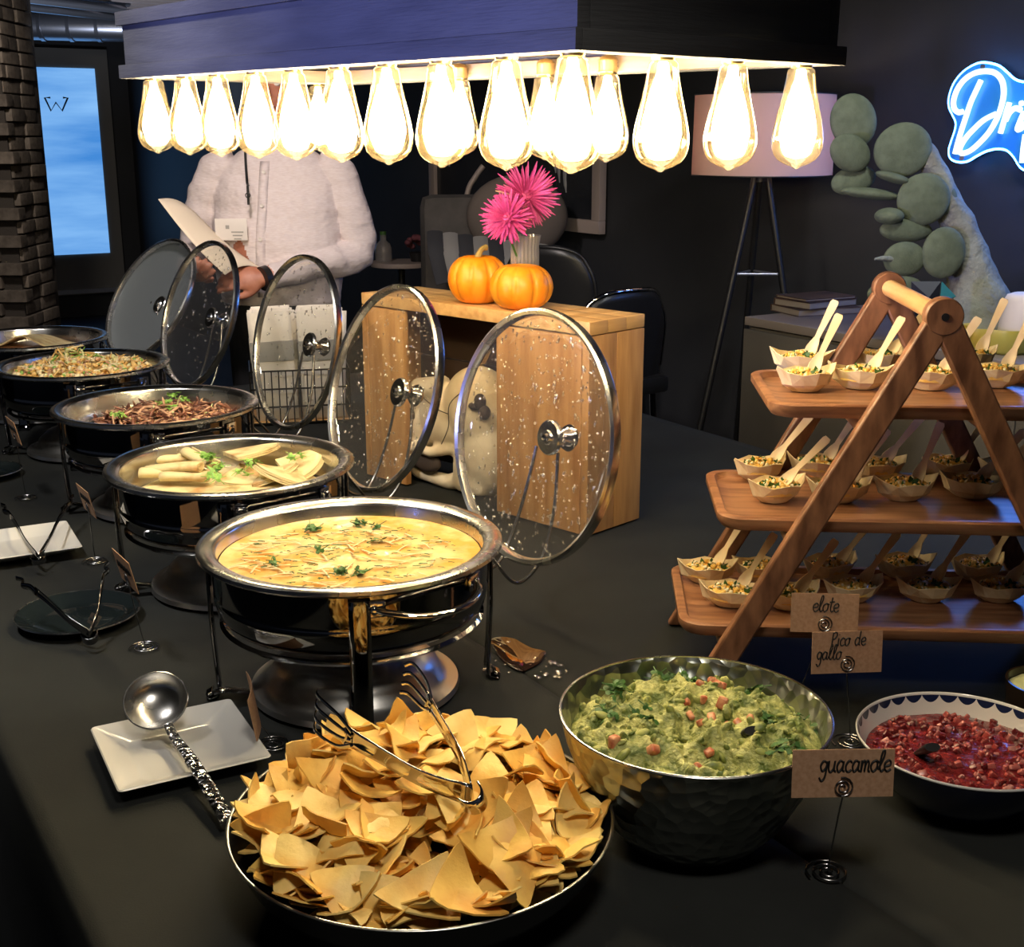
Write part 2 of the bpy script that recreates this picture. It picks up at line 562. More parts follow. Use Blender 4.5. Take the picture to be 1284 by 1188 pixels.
# backlit blue screen on the end wall
SN = A
c0, c1 = at_plane(-12, 57, SN, SB - 0.08), at_plane(158, 366, SN, SB - 0.08)
t0, t1 = c0.dot(B), c1.dot(B)
z0, z1 = max(0.02, c1.z), c0.z
scr = thing('wall_screen', 'tall glowing pale blue screen with thin dark W logo in grey surround', 'screen', st(SB - 0.05, (t0 + t1) / 2, 0), PHI)
q = MB()
q.box((0, 0.0, (z0 + z1) / 2), (t1 - t0, 0.08, z1 - z0), bev=0.006)
q.build('surround', MT['greyframe'], scr)
s0, s1 = at_plane(8, 83, SN, SB - 0.1), at_plane(138, 317, SN, SB - 0.1)
a0, a1 = s0.dot(B) - (t0 + t1) / 2, s1.dot(B) - (t0 + t1) / 2
mscr, nt, p_, out_ = new_mat('blue_screen')
nt.nodes.remove(p_)
tc = nt.nodes.new('ShaderNodeTexCoord')
mp = nt.nodes.new('ShaderNodeMapping')
mp.inputs['Scale'].default_value = (0.35, 1, 2.2)
nz = nt.nodes.new('ShaderNodeTexNoise')
nz.inputs['Scale'].default_value = 2.2
nz.inputs['Detail'].default_value = 5
mx = nt.nodes.new('ShaderNodeMix')
mx.data_type = 'RGBA'
mx.inputs[6].default_value = lin('3f80c8')
mx.inputs[7].default_value = lin('7fb2e6')
mr = nt.nodes.new('ShaderNodeMapRange')
mr.inputs[1].default_value, mr.inputs[2].default_value = 0.3, 0.7
em = nt.nodes.new('ShaderNodeEmission')
em.inputs[1].default_value = 0.85
nt.links.new(tc.outputs['Object'], mp.inputs['Vector'])
nt.links.new(mp.outputs[0], nz.inputs['Vector'])
nt.links.new(nz.outputs['Fac'], mr.inputs[0])
nt.links.new(mr.outputs[0], mx.inputs[0])
nt.links.new(mx.outputs[2], em.inputs[0])
nt.links.new(em.outputs[0], out_.inputs[0])
q = MB()
q.box(((a0 + a1) / 2, -0.045, (s0.z + s1.z) / 2), (a1 - a0, 0.012, s0.z - s1.z))
q.build('display', mscr, scr)
q = MB()
lg = [(60, 123), (66, 123.5), (57, 122)]


def on_scr(u, v):
    p = at_plane(u, v, SN, SB - 0.105)
    return (p.dot(B) - (t0 + t1) / 2, -0.055, p.z)


q.tube([on_scr(63, 122.5), on_scr(56, 122.5), on_scr(64, 139), on_scr(70, 128.5), on_scr(78, 139), on_scr(85, 122.5), on_scr(79, 122.5)], 0.008, 6)
q.build('logo', MT['ink'], scr)
q = MB()
q.box((0, -0.055, z0 + 0.03), (t1 - t0 - 0.05, 0.03, 0.035))
q.build('base_strip', MT['duct'], scr)

# brick pillar at the left
PX = at_y(32, 380, 7.0).x
pil = thing('wall_pillar', 'rough brick pillar at the left edge with uneven brick ends', 'pillar', (PX - 0.3, 7.3, 0))
pil['kind'] = 'structure'
q = MB()
q.box((0.0, 0.02, CEIL / 2), (0.545, 0.545, CEIL))
q.build('core', MT['mortar'], pil)
bmeshes = []
for k in range(4):
    q = MB()
    q.box((0, 0, 0), (0.2 + 0.008 * k, 0.1, 0.066), bev=0.006)
    bmeshes.append(q.mesh('brick', [MT['brick'], MT['brick2']][k % 2], 40))
hb = []
for k in range(2):
    q = MB()
    q.box((0, 0, 0), (0.1, 0.1, 0.062), bev=0.006)
    hb.append(q.mesh('brick', [MT['brick'], MT['brick2']][k % 2], 40))
nb = int(CEIL / 0.076)
for i in range(nb):
    z = 0.04 + i * 0.076
    off = 0.0 if i % 2 else -0.11
    for x in ((-0.2, 0.02, 0.2) if i % 2 == 0 else (-0.15, 0.07)):
        me = random.choice(bmeshes)
        link('brick', me, pil, (x + random.uniform(-0.008, 0.008), -0.245 + random.uniform(-0.008, 0.006), z), (random.uniform(-.02, .02), 0, random.uniform(-.04, .04)))
    # end bricks that give the pillar its ragged right edge
    for y in (-0.13, 0.1):
        link('brick', random.choice(bmeshes), pil, (0.243 + random.uniform(-0.012, 0.012), y, z), (0, 0, PI / 2 + random.uniform(-.05, .05)))

# ceiling ducts, slats and rods
d0, d1 = at_z(5, 30, CEIL - 0.16), at_z(240, 36, CEIL - 0.16)
q = MB()
q.tube([d0 + Vector((-1, 0, 0)), d0, d1, d1 + Vector((1.5, 0.2, 0))], 0.11, 20)
for k in range(9):
    pp = d0.lerp(d1, k / 8 * 1.2 - 0.1)
    q.tube([pp + Vector((-0.015, 0, 0)), pp + Vector((0.015, 0, 0))], 0.118, 20)
tag(q.build('ceiling_duct', MT['duct']), 'round galvanised duct below the black ceiling near the blue screen', 'duct')
d0, d1 = at_z(10, 6, CEIL - 0.12), at_z(200, 27, CEIL - 0.12)
for k, (dy, hgt, nm) in enumerate(((0, 0, 'lower'), (-0.9, 0.02, 'upper'))):
    q = MB()
    off = Vector((0, dy, 0))
    q.tube([d0 + off, d1 + off], 0.03, 12)
    q.tube([d0 + off + Vector((0, 0.12, 0.05)), d1 + off + Vector((0, 0.12, 0.05))], 0.02, 10)
    tag(q.build('ceiling_pipe', MT['duct']), 'pair of silver pipes under the ceiling, ' + ('nearer the end wall' if k == 0 else 'nearer the camera'), 'pipe')
g0 = at_z(150, 4, CEIL - 0.06)
gr = thing('ceiling_grille', 'row of pale slats on the ceiling above the hood corner', 'grille', g0)
me = MB().box((0, 0, 0), (0.9, 0.05, 0.03)).mesh('slat', MT['slat'], 30)
for k in range(9):
    link('slat', me, gr, (0.18 * k - 0.1, -0.16 * k + 0.2, 0), (0, 0, R(28)))
fix = MB()
p0 = at_z(285, 6, CEIL - 0.05)
fix.box((p0.x, p0.y, p0.z), (0.5, 0.06, 0.04))
tag(fix.build('ceiling_rail', MT['slat']), 'short pale rail on the ceiling above the hood', 'rail')

# ================================================================== tables
def cloth_table(name, s0, s1, t0, t1, label, clabel, z):
    th = thing(name, label, 'table', st((s0 + s1) / 2, (t0 + t1) / 2, 0), PHI, None)
    W, Ln = t1 - t0, s1 - s0
    q = MB()
    q.box((0, 0, z - 0.025), (W - 0.03, Ln - 0.03, 0.03), bev=0.004)
    q.build('table_top', MT['blackmetal'], th)
    for sx in (-1, 1):
        for sy in (-1, 1):
            q = MB()
            q.tube([(sx * (W / 2 - 0.08), sy * (Ln / 2 - 0.12), z - 0.04), (sx * (W / 2 - 0.08), sy * (Ln / 2 - 0.12), 0)], 0.016, 10)
            q.build('leg', MT['blackmetal'], th)
    # cloth: top sheet with faint creases and hanging skirt with folds
    nx, ny = 40, 90
    vs_, fs = [], []
    per = []
    for j in range(ny + 1):
        for i in range(nx + 1):
            x = -W / 2 + W * i / nx
            y = -Ln / 2 + Ln * j / ny
            wv = 0.0012 * noise.noise(Vector((x * 3, y * 3, z * 9))) + 0.0008 * noise.noise(Vector((x * 9, y * 4, 3)))
            vs_.append((x, y, z - 0.0025 + wv - 0.0005))
    for j in range(ny):
        for i in range(nx):
            a = j * (nx + 1) + i
            fs.append((a, a + 1, a + nx + 2, a + nx + 1))
    edge = [i for i in range(nx + 1)] + [j * (nx + 1) + nx for j in range(1, ny + 1)] + [ny * (nx + 1) + i for i in range(nx - 1, -1, -1)] + [j * (nx + 1) for j in range(ny - 1, 0, -1)]
    n = len(edge)
    prev = edge
    for k, dz in enumerate((0.012, 0.1, 0.3, 0.5, z - 0.03)):
        cur = []
        for m_, e in enumerate(edge):
            x, y, _ = vs_[e]
            nxm = (1 if x > W / 2 - 1e-4 else -1 if x < -W / 2 + 1e-4 else 0)
            nym = (1 if y > Ln / 2 - 1e-4 else -1 if y < -Ln / 2 + 1e-4 else 0)
            d = (0.006 if k == 0 else 0.008 + 0.02 * dz * (1 + math.sin(m_ * 0.55) + 0.6 * math.sin(m_ * 0.23 + 1)))
            cur.append(len(vs_))
            vs_.append((x + nxm * d, y + nym * d, z - dz))
        for m_ in range(n):
            m2 = (m_ + 1) % n
            fs.append((prev[m_], cur[m_], cur[m2], prev[m2]))
        prev = cur
    q = MB()
    q.raw(vs_, fs)
    c = q.build('tablecloth', MT['cloth'], None, 60, st((s0 + s1) / 2, (t0 + t1) / 2, 0), (0, 0, PHI))
    tag(c, clabel, 'tablecloth')
    return th


cloth_table('buffet_table', 0.35, 4.05, 0.21, 0.912, 'long narrow buffet table under black cloth carrying the chafing dishes', 'black tablecloth under the row of chafing dishes', T)
cloth_table('buffet_table', 0.35, 3.78, 0.919, 2.17, 'wide buffet table under black cloth carrying the tiered stand', 'black tablecloth under the wooden crate and tiered stand', T)

# ================================================================== lamp hood
HY = R(39)
HA = Vector((-math.sin(HY), math.cos(HY), 0))
HB = Vector((math.cos(HY), math.sin(HY), 0))
HL, HW, HH = 1.15, 0.425, 0.105
HZ = T + 0.85
HT = 0.0105            # the far end hangs a little higher
hood = thing('lamp_hood', 'long dark wooden lamp hood hanging over the buffet, ringed with bulbs', 'lamp', Vector((0.066, 1.325, HZ)) - HB * 0.005 - HA * 0.005, HY)
hood.rotation_euler = Euler((HT, 0, HY))
th_ = 0.018
for (x, y, sx, sy) in ((th_ / 2, HL / 2, th_, HL), (HW - th_ / 2, HL / 2, th_, HL), (HW / 2, th_ / 2, HW - 2 * th_, th_), (HW / 2, HL - th_ / 2, HW - 2 * th_, th_)):
    q = MB()
    q.box((x, y, HH / 2), (sx, sy, HH), bev=0.002)
    q.build('side_board', MT['hood'], hood)
for (x, y, sx, sy) in ((-0.004, HL / 2, 0.01, HL + 0.016), (HW + 0.004, HL / 2, 0.01, HL + 0.016), (HW / 2, -0.004, HW + 0.0, 0.01), (HW / 2, HL + 0.004, HW, 0.01)):
    q = MB()
    q.box((x, y, 0.011), (sx, sy, 0.022), bev=0.0015)
    q.build('lower_trim', MT['hood'], hood)
    q = MB()
    q.box((x, y, HH - 0.009), (sx, sy, 0.022), bev=0.0015)
    q.build('upper_trim', MT['hood'], hood)
q = MB()
q.box((HW / 2, HL / 2, HH - 0.02), (HW - 2 * th_, HL - 2 * th_, 0.012))
q.build('top_panel', MT['hood'], hood)
for k in range(3):
    q = MB()
    ww = (HW - 2 * th_ - 0.004) / 3
    q.box((th_ + 0.002 + ww * (k + 0.5), HL / 2, 0.034), (ww - 0.003, HL - 2 * th_ - 0.004, 0.01))
    q.build('inner_board', MT['hood_in'], hood)
for (x, y, sx, sy) in ((th_ + 0.01, HL / 2, 0.02, HL - 0.04), (HW - th_ - 0.01, HL / 2, 0.02, HL - 0.04), (HW / 2, th_ + 0.01, HW - 0.08, 0.02), (HW / 2, HL - th_ - 0.01, HW - 0.08, 0.02)):
    q = MB()
    q.box((x, y, 0.012), (sx, sy, 0.022), bev=0.002)
    q.build('inner_rail', MT['hood_in'], hood)
for (x, y) in ((0.12, 0.2), (0.34, 0.2), (0.12, 1.0), (0.34, 1.0)):
    q = MB()
    q.tube([(x, y, HH - 0.02), (x, y, CEIL - HZ)], 0.004, 8)
    q.build('hanging_rod', MT['duct'], hood)

# bulbs
glass_prof = [(0.0125, 0.0), (0.0165, -0.004), (0.0175, -0.012), (0.019, -0.024), (0.0225, -0.042), (0.0265, -0.06), (0.030, -0.077), (0.0318, -0.09),
              (0.0312, -0.101), (0.0282, -0.111), (0.0225, -0.1185), (0.014, -0.1235), (0.006, -0.1265), (0.003, -0.129), (0.0, -0.1298)]
core_prof = [(0.0, -0.014), (0.007, -0.016), (0.0115, -0.03), (0.017, -0.05), (0.0215, -0.07), (0.023, -0.086), (0.019, -0.1), (0.009, -0.107), (0.0, -0.109)]


def make_bulb():
    r = thing('edison_bulb', 'bulb', 'bulb')
    MB().lathe(glass_prof, 28).build('glass_envelope', MT['bulb_glass'], r, 180)
    MB().lathe(core_prof, 14).build('glow_core', MT['glow_core'], r, 180)
    q = MB()
    pr = [(0.0125, -0.001), (0.0135, 0.002)]
    for k in range(4):
        pr += [(0.0138, 0.004 + k * 0.005), (0.0128, 0.0065 + k * 0.005)]
    pr += [(0.009, 0.026), (0, 0.028)]
    q.lathe(pr, 20).build('screw_cap', MT['brass'], r, 60)
    return r


bulb0 = make_bulb()
first = [True]


def put_bulb(p, label, group):
    o = bulb0 if first[0] else copy_tree(bulb0)
    first[0] = False
    o.location = p
    o.scale = (1, 1, 0.93)
    o['label'] = label
    o['group'] = group


ORD = ['first', 'second', 'third', 'fourth', 'fifth', 'sixth', 'seventh', 'eighth', 'ninth', 'tenth', 'eleventh', 'twelfth']
BZ = HZ - 0.002
c = Vector((0.066, 1.325, BZ)) + HA * 0.022 + HB * 0.022
front_px = [192, 232, 272, 320, 368, 425, 485, 553, 635, 718]
nm = Vector((-HA.y, HA.x, 0))
for i, u in enumerate(front_px):
    # position along the hood's long side
    d = ray(u, 100)
    # intersect vertical plane through c along HA
    n_ = HB
    tt = n_.dot(c) / n_.dot(d)
    p = Vector((d.x * tt, d.y * tt, BZ))
    p.z += HT * HA.dot(p - c)
    put_bulb(p, 'glowing clear bulb, %s from the far left along the long side of the hood' % ORD[i], 'bulbs on the long side of the hood')
for i, u in enumerate((832, 920, 1006)):
    d = ray(u, 70)
    n_ = HA
    tt = n_.dot(c) / n_.dot(d)
    p = Vector((d.x * tt, d.y * tt, BZ))
    p.z += HT * HA.dot(p - c)
    put_bulb(p, 'glowing clear bulb, %s along the short right end of the hood after the corner' % ORD[i], 'bulbs on the short end of the hood')
cb = c + HB * (HW - 0.08)
for i, u in enumerate((762, 684, 576, 476, 398)):
    d = ray(u, 100)
    tt = HB.dot(cb) / HB.dot(d)
    p = Vector((d.x * tt, d.y * tt, BZ))
    p.z += HT * HA.dot(p - c)
    put_bulb(p, 'glowing clear bulb in the back row of the hood, %s from the right' % ORD[i], 'bulbs in the back row of the hood')

# ================================================================== chafing dishes
CH = [(-0.226, 1.648), (-0.488, 2.075), (-0.752, 2.559), (-1.075, 3.055), (-1.36, 3.47)]
LEG_A = [R(10), R(-80), R(100), R(190)]
CH_LABEL = ['round chafing dish of golden soup, nearest the camera',
            'round chafing dish of folded tortillas behind the soup',
            'round chafing dish of dark pulled meat, third from the camera',
            'round chafing dish heaped with shredded chicken, fourth from the camera',
            'farthest round chafing dish with a large tortilla in it']


def make_chafer():
    r = thing('chafing_dish', CH_LABEL[0], 'chafing dish', (0, 0, 0), 0, 'chafing dishes in a row on the buffet')
    # water pan drum
    MB().lathe([(0.186, 0.214), (0.192, 0.210), (0.192, 0.165), (0.1915, 0.16), (0.1925, 0.158), (0.191, 0.15), (0.188, 0.136), (0.178, 0.122), (0.158, 0.113), (0.1, 0.108), (0, 0.107)], 96).build('water_pan', MT['steel_d'], r, 50)
    # food pan with broad rolled rim
    MB().lathe([(0.198, 0.211), (0.208, 0.2125), (0.2125, 0.2165), (0.212, 0.2215), (0.208, 0.224), (0.200, 0.2235), (0.192, 0.2215), (0.187, 0.2195), (0.185, 0.215), (0.183, 0.19), (0.178, 0.168), (0.165, 0.16), (0, 0.16)], 96).build('food_pan', MT['pan'], r, 50)
    # lower ring under the drum
    MB().lathe([(0.181, 0.118), (0.186, 0.114), (0.181, 0.109), (0.174, 0.112), (0.181, 0.118)], 72).build('support_ring', MT['steel'], r, 60)
    for a in LEG_A:
        MM = Matrix.Rotation(a, 4, 'Z')
        q = MB()
        prof = [(0.1925, 0.205), (0.197, 0.203), (0.1985, 0.19), (0.1985, 0.12), (0.196, 0.06), (0.193, 0.012), (0.196, 0.004), (0.206, 0.0), (0.206, 0.0035), (0.2, 0.006)]
        w_ = 0.014
        vs_, fs = [], []
        for (x, z) in prof:
            for y in (-w_, -w_ * 0.5, w_ * 0.5, w_):
                vs_.append((x + (0.002 if abs(y) < w_ * 0.9 else 0), y, z))
        for i in range(len(prof) - 1):
            for k in range(3):
                fs.append((i * 4 + k, i * 4 + k + 1, i * 4 + 5 + k, i * 4 + 4 + k))
        q.raw(vs_, fs, MM)
        o = q.build('leg', MT['steel_d'], r, 50)
        md = o.modifiers.new('thick', 'SOLIDIFY')
        md.thickness = 0.004
        md.offset = -1
    for a in (R(-50), R(130)):
        MM = Matrix.Rotation(a, 4, 'Z')
        q = MB()
        pts = []
        for k in range(17):
            th = R(-24 + 48 * k / 16)
            bul = 0.193 + 0.04 * math.sin(PI * k / 16) ** 0.7
            pts.append((bul * math.cos(th), bul * math.sin(th), 0.19 - 0.006 * math.sin(PI * k / 16)))
        q.tube(pts, 0.0055, 10, MM, flat=(0.75, 1.2))
        h = q.build('handle', MT['steel'], r, 60)
        for sg in (-1, 1):
            q = MB()
            M2 = MM @ Matrix.Rotation(R(24.5) * sg, 4, 'Z')
            q.box((0.194, 0, 0.19), (0.005, 0.03, 0.022), M2, bev=0.002)
            q.ball((0.198, 0, 0.19), (0.004, 0.006, 0.006), 12, 8, M2)
            q.build('rivet_plate', MT['steel'], h)
    # domed fuel tray under the pan
    MB().lathe([(0.145, 0.006), (0.15, 0.004), (0.148, 0.012), (0.135, 0.014), (0.125, 0.02), (0.118, 0.036), (0.1, 0.052), (0.075, 0.062), (0.06, 0.065), (0.055, 0.07), (0.05, 0.085), (0.045, 0.085), (0.043, 0.066), (0, 0.064)], 72).build('fuel_tray', MT['tray'], r, 40)
    q = MB()
    q.tube(smooth_path([(-0.14, -0.05, 0.013), (-0.175, -0.06, 0.02), (-0.19, -0.065, 0.018)], 4), 0.006, 8, flat=(0.5, 1.6))
    q.build('tray_handle', MT['steel'], r)
    # lid holder wires at the back
    for sg in (-1, 1):
        q = MB()
        MM = Matrix.Rotation(PHI + R(4), 4, 'Z')
        pts = smooth_path([(0.185, 0.075 * sg + 0.03, 0.2), (0.215, 0.07 * sg + 0.03, 0.16), (0.27, 0.045 * sg + 0.035, 0.105), (0.3, 0.04 * sg + 0.035, 0.098), (0.335, 0.045 * sg + 0.04, 0.13), (0.365, 0.04 * sg + 0.045, 0.2), (0.385, 0.028 * sg + 0.05, 0.285)], 6)
        q.tube(pts, 0.0028, 8, MM)
        q.build('lid_holder', MT['wire'], r, 60)
    return r


chaf = make_chafer()
DISH = []
for i, (x, y) in enumerate(CH):
    o = chaf if i == 0 else copy_tree(chaf)
    o.location = (x, y, T)
    o['label'] = CH_LABEL[i]
    DISH.append(o)

# glass lids standing open in their holders
LID = [((0.029, 1.863, 0.317), 0.153, 0.635), ((-0.245, 2.293, 0.308), 0.286, 0.589), ((-0.492, 2.779, 0.317), 0.219, 0.629),
       ((-0.834, 3.284, 0.312), 0.323, 0.681), ((-1.082, 3.70, 0.30), 0.549, 0.797)]
LID_LABEL = ['open glass lid beaded with drops, in front of the crate behind the soup', 'open glass lid standing behind the folded tortillas',
             'open glass lid in front of the napkin basket', 'open glass lid in front of the server\'s hands', 'farthest lid, fogged grey, leaning back at the left']


def make_lid(drops, fog, seed):
    r = link('lid', None)
    r.empty_display_size = 0.05
    prof = [(0.192 * math.sin(k / 12 * PI / 2), 0.002 + 0.036 * math.cos(k / 12 * PI / 2)) for k in range(13)]
    prof[0] = (0, prof[0][1])
    MB().lathe(prof, 64).build('glass_dome', MT['lid_haze'] if fog else MT['lid_glass'], r, 180)
    MB().lathe([(0.188, 0.006), (0.1985, 0.008), (0.2, 0.003), (0.199, -0.006), (0.195, -0.009), (0.19, -0.006), (0.188, 0.0), (0.188, 0.006)], 72).build('steel_rim', MT['pan'], r, 40)
    q = MB().lathe([(0, 0.031), (0.01, 0.031), (0.012, 0.0335), (0.026, 0.0335), (0.028, 0.036), (0.0, 0.0365)], 32)
    q.build('washer', MT['steel_b'], r, 40)
    q = MB().lathe([(0, 0.024), (0.005, 0.025), (0.007, 0.031), (0, 0.031)], 8)
    q.build('bolt', MT['steel'], r, 30)
    MB().lathe([(0.0, 0.038), (0.026, 0.038), (0.028, 0.041), (0.012, 0.045), (0.009, 0.06), (0.018, 0.068), (0.022, 0.076), (0.018, 0.082), (0, 0.084)], 28).build('knob', MT['steel'], r, 50)
    if drops:
        rnd = random.Random(seed)
        q = MB()
        for k in range(drops):
            rr = 0.185 * math.sqrt(rnd.random())
            if rr < 0.035:
                continue
            th = rnd.uniform(0, 2 * PI)
            z = 0.002 + 0.036 * math.sqrt(max(0, 1 - (rr / 0.192) ** 2)) - 0.0015
            s = rnd.uniform(0.0009, 0.0024) * (1.6 if rnd.random() < 0.08 else 1)
            el = rnd.choice((1, 1, 1.3, 2.4))
            q.ball((rr * math.cos(th), rr * math.sin(th), z), (s, s * el, s * 0.7), 6, 4)
        o = q.build('condensation', MT['drop'], r, 180, fix=False)
        o['kind'] = 'stuff'
    return r


for i, (c_, lam, yaw) in enumerate(LID):
    o = make_lid((620, 420, 260, 200, 0)[i], i == 4, i + 3)
    a_ = Vector((-math.sin(yaw), math.cos(yaw), 0))
    b_ = Vector((math.cos(yaw), math.sin(yaw), 0))
    up = b_ * math.sin(lam) + Vector((0, 0, 1)) * math.cos(lam)
    nn = a_.cross(up)
    mt = Matrix((a_, up, nn)).transposed().to_4x4()
    mt.translation = Vector((c_[0], c_[1], c_[2] + T)) - Vector(DISH[i].location)
    o.parent = DISH[i]
    o.matrix_local = mt
    o['label'] = LID_LABEL[i]


# ------------------------------------------------------------------ food in the dishes
def leaf_bunch(q, c, n, size, rnd, mi=0, up=0.01):
    for k in range(n):
        p = Vector(c) + Vector((rnd.uniform(-1, 1), rnd.uniform(-1, 1), 0)) * size + Vector((0, 0, rnd.uniform(0, up)))
        M_ = Matrix.Translation(p) @ Euler((rnd.uniform(-.7, .7), rnd.uniform(-.7, .7), rnd.uniform(0, 6.3))).to_matrix().to_4x4()
        s = rnd.uniform(0.006, 0.011)
        pts = []
        for j in range(12):
            a = 2 * PI * j / 12
            rr = s * (0.72 + 0.38 * math.cos(3 * a)) * (1 if j % 2 else 0.78)
            pts.append((rr * math.cos(a), rr * math.sin(a), 0.0015 * math.cos(2 * a)))
        q.raw(pts + [(0, 0, 0.001)], [(j, (j + 1) % 12, 12) for j in range(12)], M_, mi)
        q.tube([M_ @ Vector((0, 0, 0)), M_ @ Vector((-s * 1.6, s * 0.4, -0.002))], 0.0007, 5, None, mi)


def at_dish(i, dx=0, dy=0, z=0):
    return (CH[i][0] + dx, CH[i][1] + dy, T + z)


# soup
rnd = random.Random(11)
q = MB()
n1, n2 = 26, 96
vs_, fs = [(0, 0, 0.002)], []
for i in range(1, n1 + 1):
    rr = 0.1825 * i / n1
    for k in range(n2):
        a = 2 * PI * k / n2
        x, y = rr * math.cos(a), rr * math.sin(a)
        e = max(0, 1 - rr / 0.18)
        z = 0.0035 * noise.noise(Vector((x * 38, y * 38, 2))) * min(1, e * 5) + 0.0012 * noise.noise(Vector((x * 110, y * 110, 5))) * min(1, e * 5)
        vs_.append((x, y, z))
for k in range(n2):
    fs.append((0, 1 + k, 1 + (k + 1) % n2))
for i in range(n1 - 1):
    for k in range(n2):
        a = 1 + i * n2
        fs.append((a + k, a + n2 + k, a + n2 + (k + 1) % n2, a + (k + 1) % n2))
q.raw(vs_, fs)
soup = q.build('soup', MT['soup'], None, 180, at_dish(0, z=0.2))
tag(soup, 'golden creamy soup with herbs filling the nearest chafing dish', 'soup')
q = MB()
for k in range(120):   # wrinkled skin and shreds floating on the soup
    rr, a = 0.15 * math.sqrt(rnd.random()), rnd.uniform(0, 6.28)
    x, y = rr * math.cos(a) - 0.012, rr * math.sin(a) - 0.02
    if x * x + y * y > 0.165 ** 2:
        continue
    ln = rnd.uniform(0.008, 0.022)
    dr = rnd.gauss(0, 0.5)
    p = Vector((x, y, 0.0024))
    d = Vector((math.cos(dr), math.sin(dr), 0)) * ln
    q.tube(smooth_path([p - d, p + Vector((0, rnd.uniform(-.004, .004), 0.001)), p + d], 3), rnd.uniform(0.0007, 0.0013), 4, None, 0, flat=(0.35, 1.6))
o = q.build('cheese_skin', MT['soup_sk'], soup, 180)
o['kind'] = 'stuff'
q = MB()
for (u, v, n) in ((390, 665, 5), (452, 657, 9), (470, 660, 3), (345, 708, 5), (428, 716, 7), (452, 719, 5), (472, 680, 3), (400, 690, 3)):
    p = on_t(u, v, 0.203) - Vector(at_dish(0, z=0.2))
    leaf_bunch(q, p, n, 0.008, rnd, 0, 0.003)
for k in range(230):
    rr, a = 0.15 * math.sqrt(rnd.random()), rnd.uniform(0, 6.28)
    p = Vector((rr * math.cos(a), rr * math.sin(a) - 0.02, 0.0045))
    d = Vector((rnd.uniform(-1, 1), rnd.uniform(-.4, .4), 0)) * 0.006
    q.tube([p - d, p + d * 0.2 + Vector((0, 0.001, 0)), p + d], 0.0006, 4)
o = q.build('herb_flakes', MT['herb'], soup)
o['kind'] = 'stuff'


# folded tortillas
def tortilla(rad, fold, seed):
    rn = random.Random(seed)
    q = MB()
    nr, na = 7, 20
    if fold == 'quarter':       # wedge of stacked layers
        for lay in range(4):
            vs_, fs = [], []
            for i in range(nr + 1):
                for k in range(na + 1):
                    a = (PI / 2) * k / na
                    rr = rad * i / nr * (1 - 0.015 * lay)
                    vs_.append((rr * math.cos(a), rr * math.sin(a), 0.0024 * lay + 0.0006 * math.sin(a * 2) * i / nr * lay + 0.0015 * noise.noise(Vector((rr * 30, a * 3, seed + lay)))))
            for i in range(nr):
                for k in range(na):
                    w0 = i * (na + 1) + k
                    fs.append((w0, w0 + na + 1, w0 + na + 2, w0 + 1))
            q.raw(vs_, fs)
    else:                        # rolled
        vs_, fs = [], []
        n = 30
        for i in range(n + 1):
            a = 4.2 * PI * i / n
            rr = 0.004 + 0.0095 * i / n
            for k in range(7):
                x = rad * (k / 6 - 0.5) * 2
                vs_.append((x, rr * math.cos(a) * 1.25, 0.012 + rr * math.sin(a) * 0.8 + 0.002 * math.sin(x * 40 + seed)))
        for i in range(n):
            for k in range(6):
                fs.append((i * 7 + k, (i + 1) * 7 + k, (i + 1) * 7 + k + 1, i * 7 + k + 1))
        q.raw(vs_, fs)
    return q


tgrp = 'folded tortillas in the second dish'
TORT = [(280, 566, .204, 'quarter', -62, .105, 4, -7, 'large folded tortilla wedge standing highest at the back of the second dish'),
        (300, 580, .196, 'quarter', -110, .085, -12, 8, 'folded tortilla wedge under the cilantro in the middle of the second dish'),
        (345, 575, .198, 'quarter', -60, .09, 10, 14, 'folded tortilla wedge at the right of the second dish'),
        (372, 588, .19, 'quarter', -150, .085, -8, -16, 'folded tortilla wedge lying against the right wall of the second dish'),
        (330, 590, .186, 'quarter', -95, .07, 16, 6, 'folded tortilla wedge at the front of the second dish'),
        (255, 585, .186, 'quarter', -140, .08, -14, 10, 'folded tortilla wedge at the front left of the second dish'),
        (215, 578, .194, 'roll', 18, .045, 0, 6, 'rolled tortilla at the back left of the second dish'),
        (218, 590, .198, 'roll', -12, .052, 0, -5, 'rolled tortilla lying on top at the left of the second dish'),
        (200, 597, .188, 'roll', 6, .035, 0, 4, 'short rolled tortilla at the left rim of the second dish'),
        (232, 600, .187, 'roll', -5, .042, 0, -3, 'rolled tortilla at the front rim of the second dish'),
        (250, 577, .2, 'roll', -38, .04, 0, 8, 'rolled tortilla slanting behind the cilantro in the second dish')]
for i, (u, v, z, kind, ang, sz, tx_, ty_, lab) in enumerate(TORT):
    p = on_t(u, v, z)
    q = tortilla(sz, kind, i)
    o = q.build('tortilla', MT['tort'], None, 60, p - Vector((0, 0, 0.008)), (R(tx_), R(ty_), R(ang)))
    md = o.modifiers.new('thick', 'SOLIDIFY')
    md.thickness = 0.0022
    tag(o, lab, 'tortilla', tgrp)
